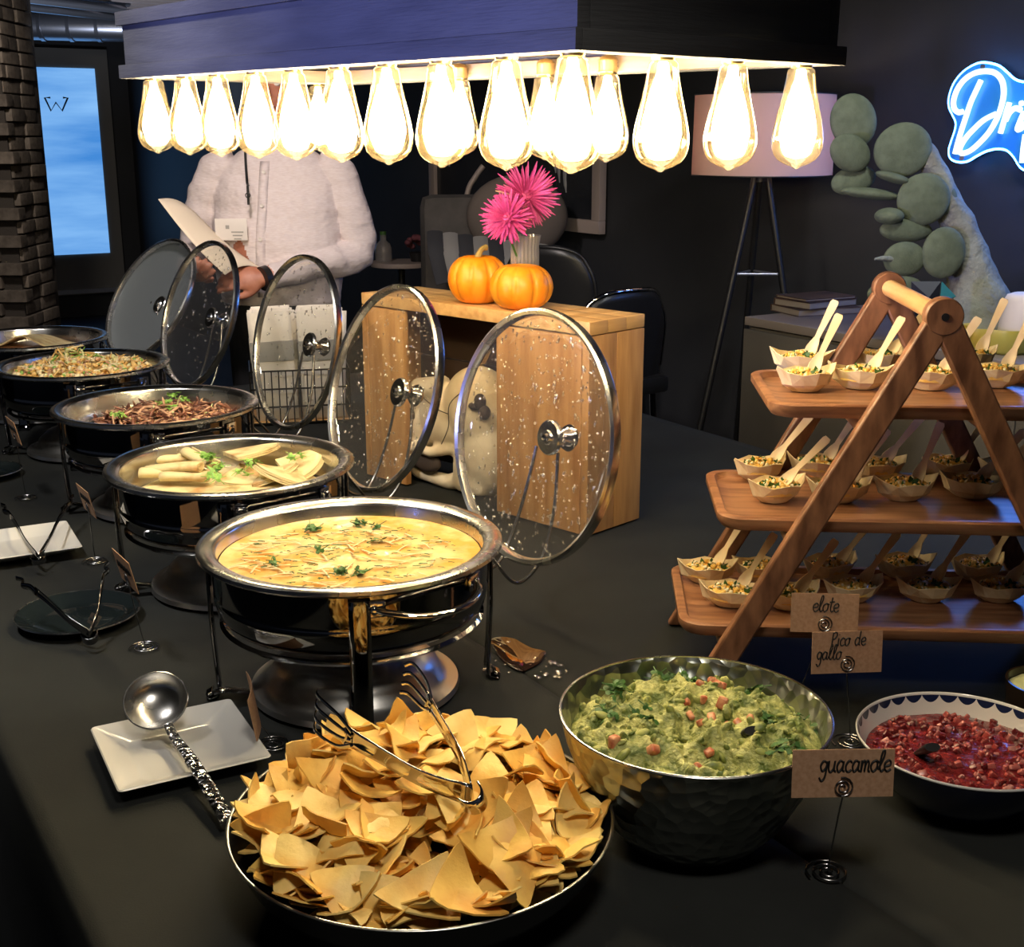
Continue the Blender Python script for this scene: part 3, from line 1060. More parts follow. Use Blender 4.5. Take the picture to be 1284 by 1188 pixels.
# filler layer of flat tortillas below
q = MB()
for k in range(3):
    q.lathe([(0, 0.164 + k * 0.004), (0.165 - 0.004 * k, 0.163 + k * 0.004), (0.167 - 0.004 * k, 0.165 + k * 0.004), (0, 0.1665 + k * 0.004)], 40,
            Matrix.Translation((random.uniform(-.008, .008), random.uniform(-.008, .008), 0)))
tag(q.build('tortilla_stack', MT['tort'], None, 60, at_dish(1)), 'flat tortillas lying on the bottom of the second dish', 'tortilla', tgrp)
q = MB()
for (u, v, n, z) in ((262, 575, 16, .212), (272, 590, 12, .21), (268, 602, 8, .207), (303, 594, 6, .208), (314, 583, 6, .206), (371, 575, 7, .206)):
    p = on_t(u, v, z)
    leaf_bunch(q, p, n, 0.011, rnd, 0, 0.012)
tag(q.build('cilantro_sprig', MT['herb_l'], None, 60), 'bright green cilantro scattered over the folded tortillas', 'herb', kind='stuff')


def heap(i, rad, top, n, mats, wts, seed, kind, off=(0, 0), base=0.17, sq=0.5):
    rn = random.Random(seed)
    q = MB()
    for k in range(n):
        rr = rad * math.sqrt(rn.random())
        a = rn.uniform(0, 2 * PI)
        h = base + (top - base) * (1 - (rr / rad) ** 2) ** sq * (0.82 + 0.28 * noise.noise(Vector((rr * math.cos(a) * 22, rr * math.sin(a) * 22, seed))) + 0.1 * rn.random())
        p = Vector((rr * math.cos(a) + off[0], rr * math.sin(a) + off[1], h))
        mi = rn.choices(range(len(mats)), wts)[0]
        if kind == 'strand':
            ln = rn.uniform(0.010, 0.03)
            d = Vector((rn.uniform(-1, 1), rn.uniform(-1, 1), rn.uniform(-0.45, 0.5))).normalized() * ln
            s = Vector((rn.uniform(-1, 1), rn.uniform(-1, 1), rn.uniform(-0.2, 0.8))) * ln * 0.45
            q.tube(smooth_path([p - d, p + s, p + d], 3), [rn.uniform(0.0008, 0.0018)] + [rn.uniform(0.0014, 0.0038)] * 5 + [0.0007], 5, None, mi, flat=(0.7, 1.2))
        else:
            s = rn.uniform(0.003, 0.0075)
            M_ = Matrix.Translation(p) @ Euler((rn.uniform(0, 6), rn.uniform(0, 6), rn.uniform(0, 6))).to_matrix().to_4x4()
            if rn.random() < 0.3:
                d = Vector((rn.uniform(-1, 1), rn.uniform(-1, 1), rn.uniform(-.3, .5))).normalized() * rn.uniform(0.008, 0.02)
                q.tube([p - d, p + Vector((0, 0, 0.003)), p + d], [0.001, 0.0026, 0.001], 5, None, mi)
            else:
                q.ball((0, 0, 0), (s * 1.3, s, s * 0.7), 7, 5, M_, mi)
    return q


# base mounds so that no pan floor shows through
def mound(i, rad, top, base, m, name, label, cat, off=(0, 0)):
    q = MB()
    prof = [(rad * k / 8, base + (top - base) * (1 - (k / 8) ** 2) ** 0.6) for k in range(9)]
    q.lathe(prof + [(rad, base - 0.004), (0, base - 0.004)], 40, Matrix.Translation((off[0], off[1], 0)))
    o = q.build(name, m, None, 180, at_dish(i))
    return tag(o, label, cat, kind='stuff')


mo = mound(2, 0.15, 0.2, 0.165, MT['meat3'], 'pulled_meat', 'heap of dark shredded pulled meat in the third dish', 'meat', (0.02, 0.0))
o = heap(2, 0.15, 0.212, 950, [MT['meat1'], MT['meat2'], MT['meat3'], MT['onion']], (5, 4, 3, 0.25), 5, 'strand', (0.02, 0.0), 0.168).build('meat_shreds', [MT['meat1'], MT['meat2'], MT['meat3'], MT['onion']], mo, 180, fix=False)
o['kind'] = 'stuff'
q = MB()
for (u, v, n) in ((218, 497, 9), (205, 508, 10), (228, 503, 6), (148, 522, 10), (212, 514, 5)):
    leaf_bunch(q, on_t(u, v, .216) - Vector(at_dish(2)), n, 0.011, rnd, 0, 0.008)
o = q.build('cilantro_garnish', MT['herb_l'], mo)
o['kind'] = 'stuff'
mo = mound(3, 0.17, 0.215, 0.175, MT['chk1'], 'shredded_chicken', 'golden heap of shredded chicken with onion and herbs in the fourth dish', 'chicken')
ml = [MT['chk1'], MT['chk2'], MT['onion'], MT['herb_l'], MT['meat2']]
o = heap(3, 0.174, 0.236, 1000, ml, (5, 3, 1.2, 0.9, 1.6), 8, 'chunk', (0, 0), 0.185).build('chicken_shreds', ml, mo, 180, fix=False)
o['kind'] = 'stuff'
o = heap(3, 0.06, 0.252, 90, ml, (2, 3, 3, 2, 0), 9, 'strand', (-0.02, 0.02), 0.21).build('onion_strips', ml, mo, 180, fix=False)
o['kind'] = 'stuff'
# big folded tortilla in the far dish
q = MB()
vs_, fs = [], []
for i in range(9):
    for k in range(25):
        a = PI * k / 24
        rr = 0.165 * i / 8
        x, y = rr * math.cos(a), rr * math.sin(a) - 0.05
        z = 0.2 + 0.035 * math.exp(-((x + 0.01) / 0.06) ** 2) * (1 - 0.4 * i / 8) - 0.008 * i / 8
        vs_.append((x, y, z))
for i in range(8):
    for k in range(24):
        w0 = i * 25 + k
        fs.append((w0, w0 + 25, w0 + 26, w0 + 1))
q.raw(vs_, fs)
o = q.build('tortilla', MT['tort'], None, 180, at_dish(4))
md = o.modifiers.new('thick', 'SOLIDIFY')
md.thickness = 0.004
tag(o, 'large peaked tortilla lying in the farthest chafing dish', 'tortilla')
q = MB().lathe([(0, 0.195), (0.13, 0.192), (0.178, 0.18), (0.178, 0.17), (0, 0.17)], 48)
tag(q.build('rice_layer', MT['meat2'], None, 60, at_dish(4)), 'flat brown food layer under the tortilla in the farthest dish', 'food', kind='stuff')

# ================================================================== chips in the black pan
PC = on_t(529, 1021, 0.083)
PANR = 0.2
pan = thing('serving_pan', 'wide shallow black serving pan heaped with tortilla chips', 'pan', (PC.x, PC.y, T))
MB().lathe([(0, 0.004), (0.11, 0.0), (0.13, 0.001), (0.16, 0.02), (0.185, 0.052), (0.1985, 0.082), (0.2, 0.0835), (0.197, 0.0835), (0.182, 0.052), (0.157, 0.023), (0.128, 0.006), (0, 0.007)], 96).build('bowl', MT['blackpan'], pan, 60)
MB().lathe([(0.1972, 0.0828), (0.2002, 0.0832), (0.2006, 0.0842), (0.2, 0.0849), (0.1975, 0.0846), (0.1972, 0.0828)], 96).build('rim', MT['rimline'], pan, 60)


def chip_mesh(seed):
    rn = random.Random(seed)
    q = MB()
    n = 7
    idx, vs_ = {}, []
    sz = rn.uniform(0.038, 0.05)
    cor = [(sz * math.cos(a + rn.uniform(-.22, .22)), sz * math.sin(a + rn.uniform(-.22, .22))) for a in (R(90), R(210), R(330))]
    kb = rn.uniform(5, 17) * rn.choice((1, 1, -1))
    ang = rn.uniform(0, PI)
    for i in range(n + 1):
        for j in range(n + 1 - i):
            k = n - i - j
            wv = (i / n, j / n, k / n)
            x = sum(w_ * c_[0] for w_, c_ in zip(wv, cor))
            y = sum(w_ * c_[1] for w_, c_ in zip(wv, cor))
            # bulging edges, blunt corners
            mx_ = max(wv)
            bul = 1 + 0.16 * (1 - mx_) * (1 if min(wv) < 0.2 else 0.4)
            if mx_ > 0.95:
                bul *= 0.92
            x *= bul
            y *= bul
            d = x * math.cos(ang) + y * math.sin(ang)
            e = -x * math.sin(ang) + y * math.cos(ang)
            z = kb * d * d * 0.95 + 0.3 * kb * e * e * rn.uniform(0.9, 1.1) + 0.004 * noise.noise(Vector((x * 55, y * 55, seed)))
            idx[(i, j)] = len(vs_)
            vs_.append((x, y, z))
    fs = []
    for i in range(n):
        for j in range(n - i):
            fs.append((idx[(i, j)], idx[(i + 1, j)], idx[(i, j + 1)]))
            if j < n - i - 1:
                fs.append((idx[(i + 1, j)], idx[(i + 1, j + 1)], idx[(i, j + 1)]))
    q.raw(vs_, fs)
    # thickness
    me = q.mesh('tortilla_chip', MT['chip'] if seed % 3 else MT['chip2'], 180)
    bm = bmesh.new()
    bm.from_mesh(me)
    bmesh.ops.solidify(bm, geom=bm.faces[:], thickness=0.0018)
    bm.to_mesh(me)
    bm.free()
    me.shade_smooth()
    me.set_sharp_from_angle(angle=R(50))
    return me


chips = [chip_mesh(k) for k in range(14)]
rn = random.Random(21)
NCH = 250
for k in range(NCH + 48):
    f = min(1.0, k / NCH)
    rr = 0.174 * math.sqrt(rn.random())
    a = rn.uniform(0, 2 * PI)
    x, y = rr * math.cos(a), rr * math.sin(a)
    low = 0.014 + 0.065 * (rr / 0.2) ** 2
    top = 0.084 + 0.046 * (1 - (rr / 0.19) ** 2) + 0.02 * max(0, y / 0.18) * (1 - (rr / 0.19) ** 2)
    lvl = min(1.0, f * 1.3)
    z = low + (top - low) * lvl
    if rr > 0.165:
        x *= 0.95
        y *= 0.95
    az = rn.uniform(0, 2 * PI)
    tl = rn.gauss(0, 0.42) if lvl > 0.6 else rn.gauss(0, 0.25)
    # lean: towards the rim, edges proud
    M_ = Matrix.Rotation(az, 4, 'Z') @ Matrix.Rotation(tl, 4, 'X') @ Matrix.Rotation(rn.gauss(0, 0.35), 4, 'Y')
    M_ = Matrix.Rotation(a, 4, 'Z') @ Matrix.Rotation(0.30 * (rr / 0.18), 4, 'Y') @ M_
    if k >= NCH:               # chips propped against the pan's wall
        a = 2 * PI * (k - NCH) / 48 + rn.uniform(-.08, .08)
        rr = rn.uniform(0.15, 0.172)
        x, y, z = rr * math.cos(a), rr * math.sin(a), rn.uniform(0.066, 0.092)
        M_ = Matrix.Rotation(a, 4, 'Z') @ Matrix.Rotation(-R(rn.uniform(5, 48)), 4, 'Y') @ Matrix.Rotation(rn.uniform(0, 6.28), 4, 'Z')
    me = rn.choice(chips)
    ok = False
    for it in range(26):       # settle the chip inside the pan
        bad = 0
        for vtx in me.vertices:
            pv = M_.to_3x3() @ vtx.co + Vector((x, y, z))
            rv = math.hypot(pv.x, pv.y)
            if pv.z < 0.0095:
                bad = 2
                break
            lim_ = 0.154 + (pv.z - 0.023) * 0.88 if pv.z < 0.05 else (0.178 + (pv.z - 0.05) * 0.45 if pv.z < 0.087 else 0.207)
            if rv > lim_:
                bad = 1
                break
        if not bad:
            ok = True
            break
        if bad == 2:
            z += 0.006
        else:
            x *= 0.98
            y *= 0.98
            z += 0.0024
    if not ok:
        continue
    o = link('tortilla_chip', me, None)
    M_.translation = Vector((PC.x + x, PC.y + y, T + z))
    o.matrix_world = M_
    tag(o, 'golden tortilla chip in the heap in the black pan', 'chip', 'tortilla chips in the black pan')


# ------------------------------------------------------------------ tongs
def tongs(name, apex, tip1, tip2, label, width, mat_, head='fork', bend=0.0):
    r = thing(name, label, 'tongs', (apex.x, apex.y, apex.z))
    dirs = []
    mid = ((tip1 + tip2) / 2 - apex)
    for sgn, tp in ((-1, tip1), (1, tip2)):
        d = tp - apex
        L_ = d.length
        ax = d.normalized()
        side = Vector((0, 0, 1))
        side = (side - ax * side.dot(ax)).normalized()     # strap stands on edge
        nrm = ax.cross(side)
        q = MB()
        n = 14
        vs_, fs = [], []
        outw = (tp - apex) - mid * ((tp - apex).dot(mid) / mid.dot(mid))
        on = outw.normalized()
        for i in range(n + 1):
            t = i / n
            wd = width * (0.5 if t < 0.08 else 0.5 - 0.12 * math.sin(PI * t))
            p = ax * L_ * t * 0.78 + on * 0.012 * math.sin(PI * min(1, t * 2.2) * 0.5) + Vector((0, 0, bend * math.sin(PI * t)))
            for w_, dep in ((-1, 0.0), (-0.6, 0.0015), (0.6, 0.0015), (1, 0)):
                vs_.append(p + side * wd * w_ + nrm * dep)
        for i in range(n):
            for k in range(3):
                fs.append((i * 4 + k, i * 4 + k + 1, i * 4 + 5 + k, i * 4 + 4 + k))
        q.raw(vs_, fs)
        o = q.build('arm', mat_, r, 50)
        md = o.modifiers.new('thick', 'SOLIDIFY')
        md.thickness = 0.0014
        base = ax * L_ * 0.78 + on * 0.012
        q = MB()
        if head == 'fork':
            # slotted head: outer frame with prongs
            hw = width * 0.95
            for w_ in (-1, -0.34, 0.34, 1):
                pts = [base - ax * 0.01 + side * hw * w_ * 0.35, base + ax * L_ * 0.05 + side * hw * w_ * 0.85, base + ax * L_ * 0.22 + side * hw * w_ - on * 0.004, base + ax * L_ * 0.27 + side * hw * w_ * 0.9 - on * 0.012]
                q.tube(smooth_path(pts, 4), 0.0016, 6, flat=(1.6, 0.8))
            q.tube(smooth_path([base + side * -hw * 0.4, base - ax * 0.004, base + side * hw * 0.4], 4), 0.002, 6)
        else:
            pts = [base - ax * 0.005, base + ax * L_ * 0.06, base + ax * L_ * 0.12 + on * 0.008, base + ax * L_ * 0.18, base + ax * L_ * 0.24 + on * 0.006]
            q.tube(smooth_path(pts, 4), [0.005] * 8 + [0.004] * 9, 8, flat=(1.2, 0.4))
        q.build('tip', mat_, r, 60)
    # spring bow
    d1, d2 = (tip1 - apex).normalized(), (tip2 - apex).normalized()
    md_ = (d1 + d2).normalized()
    sd = (d2 - d1).normalized()
    side = md_.cross(sd).normalized()
    q = MB()
    vs_, fs = [], []
    n = 14
    for i in range(n + 1):
        a = PI * i / n
        p = md_ * (-0.016 * math.sin(a)) + sd * (-0.013 * math.cos(a))
        for w_ in (-0.5, 0.5):
            vs_.append(p + side * width * w_)
    for i in range(n):
        fs.append((i * 2, i * 2 + 1, i * 2 + 3, i * 2 + 2))
    q.raw(vs_, fs)
    o = q.build('spring_bow', mat_, r, 60)
    md = o.modifiers.new('thick', 'SOLIDIFY')
    md.thickness = 0.0016
    return r


tongs('serving_tongs', on_t(590, 998, 0.148), on_t(405, 890, 0.178), on_t(508, 858, 0.205), 'steel slotted tongs lying on the tortilla chips', 0.023, MT['steel'])

# ================================================================== guacamole bowl
GC = on_t(871, 893, 0.15)
gb = thing('metal_bowl', 'hammered metal bowl full of chunky guacamole', 'bowl', (GC.x, GC.y, T))
MB().lathe([(0, 0.0), (0.07, 0.0), (0.078, 0.004), (0.105, 0.035), (0.128, 0.08), (0.143, 0.12), (0.149, 0.148), (0.1502, 0.1505), (0.148, 0.151), (0.1455, 0.147), (0.139, 0.12), (0.124, 0.082), (0.1, 0.038), (0.07, 0.008), (0, 0.006)], 96).build('bowl', MT['bowl_al'], gb, 60)
MB().lathe([(0.1478, 0.1495), (0.1505, 0.1496), (0.1512, 0.151), (0.1502, 0.1524), (0.148, 0.1522), (0.1478, 0.1495)], 96).build('rim', MT['steel_b'], gb, 60)


def lumpy(rad, z0, dome, amp, fr, seed, n1=46, n2=120, ridge=True):
    vs_, fs = [(0, 0, z0 + dome)], []
    for i in range(1, n1 + 1):
        rr = rad * i / n1
        for k in range(n2):
            a = 2 * PI * k / n2
            x, y = rr * math.cos(a), rr * math.sin(a)
            e = min(1.0, (1 - rr / rad) * 6)
            h = 0
            f_, am = fr, amp
            for o_ in range(4):
                nv = noise.noise(Vector((x * f_, y * f_, seed + o_ * 7)))
                h += am * ((1 - abs(nv) * 2) if ridge and o_ < 2 else nv)
                f_ *= 2.1
                am *= 0.5
            vs_.append((x, y, z0 + dome * (1 - (rr / rad) ** 2) + h * (0.35 + 0.65 * e)))
    for k in range(n2):
        fs.append((0, 1 + k, 1 + (k + 1) % n2))
    for i in range(n1 - 1):
        a = 1 + i * n2
        for k in range(n2):
            fs.append((a + k, a + n2 + k, a + n2 + (k + 1) % n2, a + (k + 1) % n2))
    return MB().raw(vs_, fs)


gu = tag(lumpy(0.139, 0.112, 0.014, 0.02, 17, 3, 60, 150).build('guacamole', [MT['guac']], None, 180, (GC.x, GC.y, T)), 'chunky green guacamole with tomato heaped in the hammered metal bowl', 'guacamole', kind='stuff')
bpy.context.view_layer.update()


def surf(o, x, y):
    hit, loc, nr, ix = o.ray_cast(Vector((x, y, 1)), Vector((0, 0, -1)))
    return loc.z if hit else 0.12


rn = random.Random(4)
q = MB()
for k in range(260):
    rr, a = 0.136 * math.sqrt(rn.random()), rn.uniform(0, 2 * PI)
    x, y = rr * math.cos(a), rr * math.sin(a)
    s = rn.uniform(0.0025, 0.0085) if rn.random() < 0.35 else rn.uniform(0.002, 0.0045)
    M_ = Matrix.Translation((x, y, surf(gu, x, y) - s * 0.05)) @ Euler((rn.uniform(0, 6), rn.uniform(0, 6), 0)).to_matrix().to_4x4()
    q.ball((0, 0, 0), (s * 1.5, s, s * 0.6), 8, 6, M_, 1 if rn.random() < 0.4 else 0)
o = q.build('avocado_chunks', [MT['guac'], MT['guac_d']], gu, 180, fix=False)
o['kind'] = 'stuff'
q = MB().box((0, 0, 0), (0.014, 0.011, 0.009), bev=0.003)
cube_me = q.mesh('tomato_piece', MT['tomato'], 60)
for (u, v) in ((868, 897), (875, 905), (866, 910), (878, 918), (860, 890), (892, 916), (882, 884), (905, 868), (925, 912), (940, 915), (877, 872), (818, 947), (872, 965), (888, 948), (905, 895), (1025, 905), (893, 862), (770, 940), (900, 870), (912, 922)):
    p = on_t(u, v, 0.135)
    x, y = p.x - GC.x, p.y - GC.y
    if x * x + y * y > 0.134 ** 2:
        continue
    s = rn.uniform(0.6, 1.15)
    o = link('tomato_piece', cube_me, gu, (x, y, surf(gu, x, y) + 0.002), (rn.uniform(0, 6), rn.uniform(0, 6), rn.uniform(0, 6)))
    o.scale = (s, s, s)
q = MB()
for (u, v, n) in ((845, 835, 16), (825, 848, 12), (770, 868, 14), (855, 850, 10), (985, 945, 12), (965, 915, 7), (760, 905, 8), (800, 910, 8), (950, 868, 8), (1010, 905, 6)):
    p = on_t(u, v, 0.135)
    for k in range(n):
        x, y = p.x - GC.x + rn.gauss(0, 0.008), p.y - GC.y + rn.gauss(0, 0.008)
        leaf_bunch(q, (x, y, surf(gu, x, y) + 0.002), 1, 0.001, rn, 0, 0.004)
o = q.build('herb_flakes', MT['herb'], gu)
o['kind'] = 'stuff'


def serving_spoon(p, d, label, L_=0.07):
    r = thing('serving_spoon', label, 'spoon', p)
    d = Vector(d).normalized()
    q = MB()
    q.tube([(0, 0, 0), d * L_ * 0.5, d * L_ * 0.9, d * L_], [0.006, 0.0075, 0.0095, 0.0085], 12, flat=(0.6, 1.1))
    q.build('handle', MT['blackmetal'], r, 60)
    q = MB()
    q.ball(-d * 0.02, (0.022, 0.017, 0.008), 14, 8)
    q.build('spoon_bowl', MT['blackmetal'], r, 60)
    return r


serving_spoon(on_t(925, 928, 0.118), (0.15, -0.75, 0.6), 'black spoon handle poking out of the guacamole', 0.05)

# ================================================================== salsa bowl
SC = on_t(1209, 926, 0.08)
m, nt, p_, out_ = new_mat('scalloped_white_glaze')
N, L = nt.nodes, nt.links
tc = N.new('ShaderNodeTexCoord')
sx = N.new('ShaderNodeSeparateXYZ')
L.new(tc.outputs['Object'], sx.inputs[0])


def mth(op, a, b=None):
    n = N.new('ShaderNodeMath')
    n.operation = op
    for i, v in enumerate((a, b)):
        if v is None:
            continue
        if isinstance(v, (int, float)):
            n.inputs[i].default_value = v
        else:
            L.new(v, n.inputs[i])
    return n.outputs[0]


ang = mth('ARCTAN2', sx.outputs[1], sx.outputs[0])
sc_ = mth('POWER', mth('ABSOLUTE', mth('SINE', mth('MULTIPLY', ang, 17.0))), 0.6)
lim = mth('SUBTRACT', 0.0795, mth('MULTIPLY', sc_, 0.010))
blue = mth('GREATER_THAN', sx.outputs[2], lim)
mx = N.new('ShaderNodeMix')
mx.data_type = 'RGBA'
mx.inputs[6].default_value = (0.62, 0.58, 0.55, 1)
mx.inputs[7].default_value = (0.01, 0.015, 0.05, 1)
L.new(blue, mx.inputs[0])
L.new(mx.outputs[2], p_.inputs['Base Color'])
p_.inputs['Roughness'].default_value = 0.15
MT['scallop'] = m
sb = thing('ceramic_bowl', 'navy bowl with white scalloped inside rim full of red salsa', 'bowl', (SC.x, SC.y, T))
MB().lathe([(0, 0.0), (0.06, 0.0), (0.065, 0.005), (0.09, 0.025), (0.112, 0.055), (0.1235, 0.079)], 80).build('outer_shell', MT['navy'], sb, 60)
MB().lathe([(0.1215, 0.0785), (0.118, 0.068), (0.108, 0.05), (0.086, 0.022), (0.06, 0.008), (0, 0.006)], 80).build('inner_glaze', MT['scallop'], sb, 60)
MB().lathe([(0.1215, 0.078), (0.1235, 0.0785), (0.1242, 0.0805), (0.123, 0.082), (0.1215, 0.0805), (0.1215, 0.078)], 80).build('rim', MT['white'], sb, 60)
sa = tag(lumpy(0.1105, 0.057, 0.004, 0.0035, 26, 9, 36, 100, False).build('salsa', MT['salsa'], None, 180, (SC.x, SC.y, T)), 'chunky red salsa filling the scalloped bowl', 'salsa', kind='stuff')
bpy.context.view_layer.update()
q = MB()
for k in range(330):
    rr, a = 0.106 * math.sqrt(rn.random()), rn.uniform(0, 2 * PI)
    x, y = rr * math.cos(a), rr * math.sin(a)
    s = rn.uniform(0.002, 0.0055)
    M_ = Matrix.Translation((x, y, surf(sa, x, y) + s * 0.1)) @ Euler((rn.uniform(0, 6), rn.uniform(0, 6), 0)).to_matrix().to_4x4()
    q.box((0, 0, 0), (s * 2.2, s * 1.6, s * 1.1), M_, rn.choices((0, 1, 2), (4, 3, 2))[0], bev=s * 0.3)
o = q.build('vegetable_dice', [MT['salsa'], mat('salsa_tomato', '93352f', 0.25, c2='b0615a', ns=70), MT['salsa2']], sa, 60, fix=False)
o['kind'] = 'stuff'
serving_spoon(on_t(1152, 945, 0.06), (0.05, -0.8, 0.6), 'black spoon handle poking out of the red salsa', 0.045)

# dark small bowl cut by the right edge
p = on_t(1312, 868, 0.06)
ob = thing('serving_bowl', 'dark brown bowl of pale food at the right edge beyond the salsa', 'bowl', (p.x, p.y, T))
MB().lathe([(0, 0), (0.035, 0), (0.048, 0.03), (0.052, 0.075), (0.049, 0.075), (0.045, 0.03), (0, 0.006)], 48).build('bowl', mat('brown_glaze', (0.02, 0.012, 0.008), 0.2), ob, 60)
lumpy(0.047, 0.064, 0.006, 0.003, 40, 2, 12, 40).build('crema', MT['onion'], ob, 180)


# ================================================================== name cards on wire stands
LET = {
    'e': ([[(0, .45), (.45, .55), (.5, .85), (.28, 1), (.02, .7), (.06, .25), (.3, 0), (.6, .2)]], .62),
    'l': ([[(0, .2), (.32, 1.2), (.36, 1.8), (.2, 1.85), (.1, 1.2), (.12, .4), (.28, 0), (.5, .2)]], .5),
    'o': ([[(.35, 1), (.08, .8), (.0, .4), (.22, 0), (.5, .25), (.52, .75), (.35, 1), (.65, .85)]], .66),
    't': ([[(.25, 1.7), (.2, .9), (.2, .3), (.35, 0), (.55, .15)], [(-.02, 1.15), (.55, 1.2)]], .55),
    'P': ([[(.12, 0), (.1, .8), (.12, 1.7)], [(.08, 1.6), (.45, 1.75), (.62, 1.35), (.4, .95), (.12, .85)]], .75),
    'i': ([[(.12, 1), (.12, .5), (.16, 0)], [(.12, 1.4), (.15, 1.46)]], .38),
    'c': ([[(.5, .85), (.25, 1), (.02, .6), (.08, .15), (.3, 0), (.55, .18)]], .6),
    'd': ([[(.5, .85), (.2, 1), (0, .5), (.18, 0), (.5, .3)], [(.55, 1.8), (.52, .9), (.53, .2), (.68, 0)]], .78),
    'g': ([[(.5, .85), (.2, 1), (0, .55), (.2, .1), (.48, .4), (.52, .95), (.5, -.4), (.25, -.8), (.02, -.5)]], .68),
    'a': ([[(.5, .85), (.2, 1), (0, .5), (.18, 0), (.46, .35), (.52, .95), (.52, .2), (.7, .05)]], .74),
    'u': ([[(.0, 1), (.03, .3), (.22, 0), (.46, .3), (.5, 1), (.52, .2), (.7, .05)]], .74),
    'm': ([[(0, 1), (.05, 0), (.08, .7), (.22, 1), (.33, .7), (.34, 0), (.38, .7), (.52, 1), (.64, .7), (.66, .1), (.82, 0)]], .85),
    ' ': ([], .6)}


def scribe(q, text, x0, y0, h, rad, zz, slant=0.12):
    x = x0
    for ch in text:
        strokes, wd = LET[ch]
        for s in strokes:
            pts = [(x + (px + slant * py) * h, y0 + py * h, zz) for px, py in s]
            q.tube(smooth_path(pts, 5), rad, 6, flat=(1, 1))
        x += wd * h
    return x


def spiral(q, r0, turns, z, rad, M=None, n=14):
    pts = []
    tot = int(turns * n)
    for k in range(tot + 1):
        a = 2 * PI * k / n
        rr = r0 * (0.18 + 0.82 * k / tot)
        pts.append((rr * math.cos(a), rr * math.sin(a), z))
    q.tube(pts, rad, 6, M)
    return pts


def card_stand(base, card_c, wdir, w_, h_, lines, label, lean=0.0, marks=False, curl=0.0):
    """base on the table; card_c centre of the card; wdir horizontal unit vector along the card, reading direction"""
    r = thing('card_holder', label[0], 'card holder', base, 0, 'wire card holders')
    base, card_c = Vector(base), Vector(card_c)
    q = MB()
    spiral(q, 0.024, 2.6, 0.0016, 0.0013)
    q.build('spiral_base', MT['wire'], r, 60)
    wdir = Vector(wdir).normalized()
    up = Vector((0, 0, 1))
    nrm = wdir.cross(up)                       # towards the reader
    up = (up - nrm * lean).normalized()
    nrm = wdir.cross(up).normalized()
    Mc = Matrix((wdir, up, nrm)).transposed().to_4x4()
    Mc.translation = card_c
    clip = card_c - up * (h_ * 0.28) + nrm * 0.0016
    q = MB()
    q.tube(smooth_path([Vector((0.004, 0, 0.0016)), Vector((0.0, 0.0, 0.006)), (clip - base) * 0.5 + Vector((0, 0, 0)), clip - base - up * 0.011], 5), 0.0009, 6)
    q.build('stem', MT['wire'], r, 60)
    q = MB()
    spiral(q, 0.011, 2.3, 0, 0.0009, Matrix.Translation(-base) @ Mc @ Matrix.Translation((0, -h_ * 0.28, 0.0022)))
    q.build('spiral_clip', MT['wire'], r, 60)
    c = thing('name_card', label[1], 'card', card_c, 0, 'kraft name cards')
    c.matrix_world = Mc
    q = MB()
    n = 10
    vs_, fs = [], []
    for i in range(n + 1):
        x = w_ * (i / n - 0.5)
        zc = curl * (x / w_ * 2) ** 2
        vs_ += [(x, -h_ / 2, zc + 0.0005), (x, h_ / 2, zc + 0.0005), (x, h_ / 2, zc - 0.0005), (x, -h_ / 2, zc - 0.0005)]
    for i in range(n):
        for k in range(4):
            fs.append((i * 4 + k, i * 4 + (k + 1) % 4, i * 4 + 4 + (k + 1) % 4, i * 4 + 4 + k))
    fs += [(0, 1, 2, 3), tuple(n * 4 + k for k in (3, 2, 1, 0))]
    q.raw(vs_, fs)
    q.build('sheet', MT['kraft'], c, 30)
    if lines:
        q = MB()
        for (tx, x, y, hh, rd) in lines:
            scribe(q, tx, x, y, hh, rd, 0.0009)
        q.build('lettering', MT['ink'], c, 60)
    if marks:
        q = MB()
        rm = random.Random(hash(label[0]) % 97)
        for k in range(5):
            x = -w_ * 0.36 + k * w_ * 0.15
            q.tube(smooth_path([(x, h_ * .0, .0009), (x + .003, h_ * .2, .0009), (x + .005, h_ * .02, .0009), (x + .009, h_ * .18, .0009), (x + 0.012, h_ * .03, .0009)], 4), 0.0011, 5)
        q.build('lettering', MT['ink'], c, 60)
    return r


XD = Vector((1, 0, 0))
gbse = on_t(1038, 1095)
gcc = at_y(1057, 970, gbse.y - 0.045)
card_stand(gbse, gcc, (1, 0.03, 0), 0.104, 0.051, [('guacamole', -0.024, 0.002, 0.0118, 0.0010)], ('wire card holder with spiral foot before the guacamole card', 'kraft card handwritten guacamole beside the metal bowl'), lean=0.1)
pb = on_t(1066, 932)
pc = at_y(1062, 818, pb.y + 0.01)
card_stand(pb, pc, (1, 0.08, 0), 0.093, 0.056, [('Pico de', -0.022, 0.009, 0.0105, 0.0009), ('gallo', -0.040, -0.009, 0.0105, 0.0009)], ('wire card holder with the Pico de gallo card, between the two bowls', 'kraft card handwritten Pico de gallo left of the salsa bowl'), lean=0.1)
eb = Vector((0.372, 1.52, T))
ec = at_y(1034, 769, 1.525)
card_stand(eb, ec, (1, -0.06, 0), 0.088, 0.053, [('elote', -0.016, 0.002, 0.0115, 0.0009)], ('wire card holder with the elote card, at the tiered stand', 'kraft card handwritten elote in front of the tiered stand'), lean=0.1)
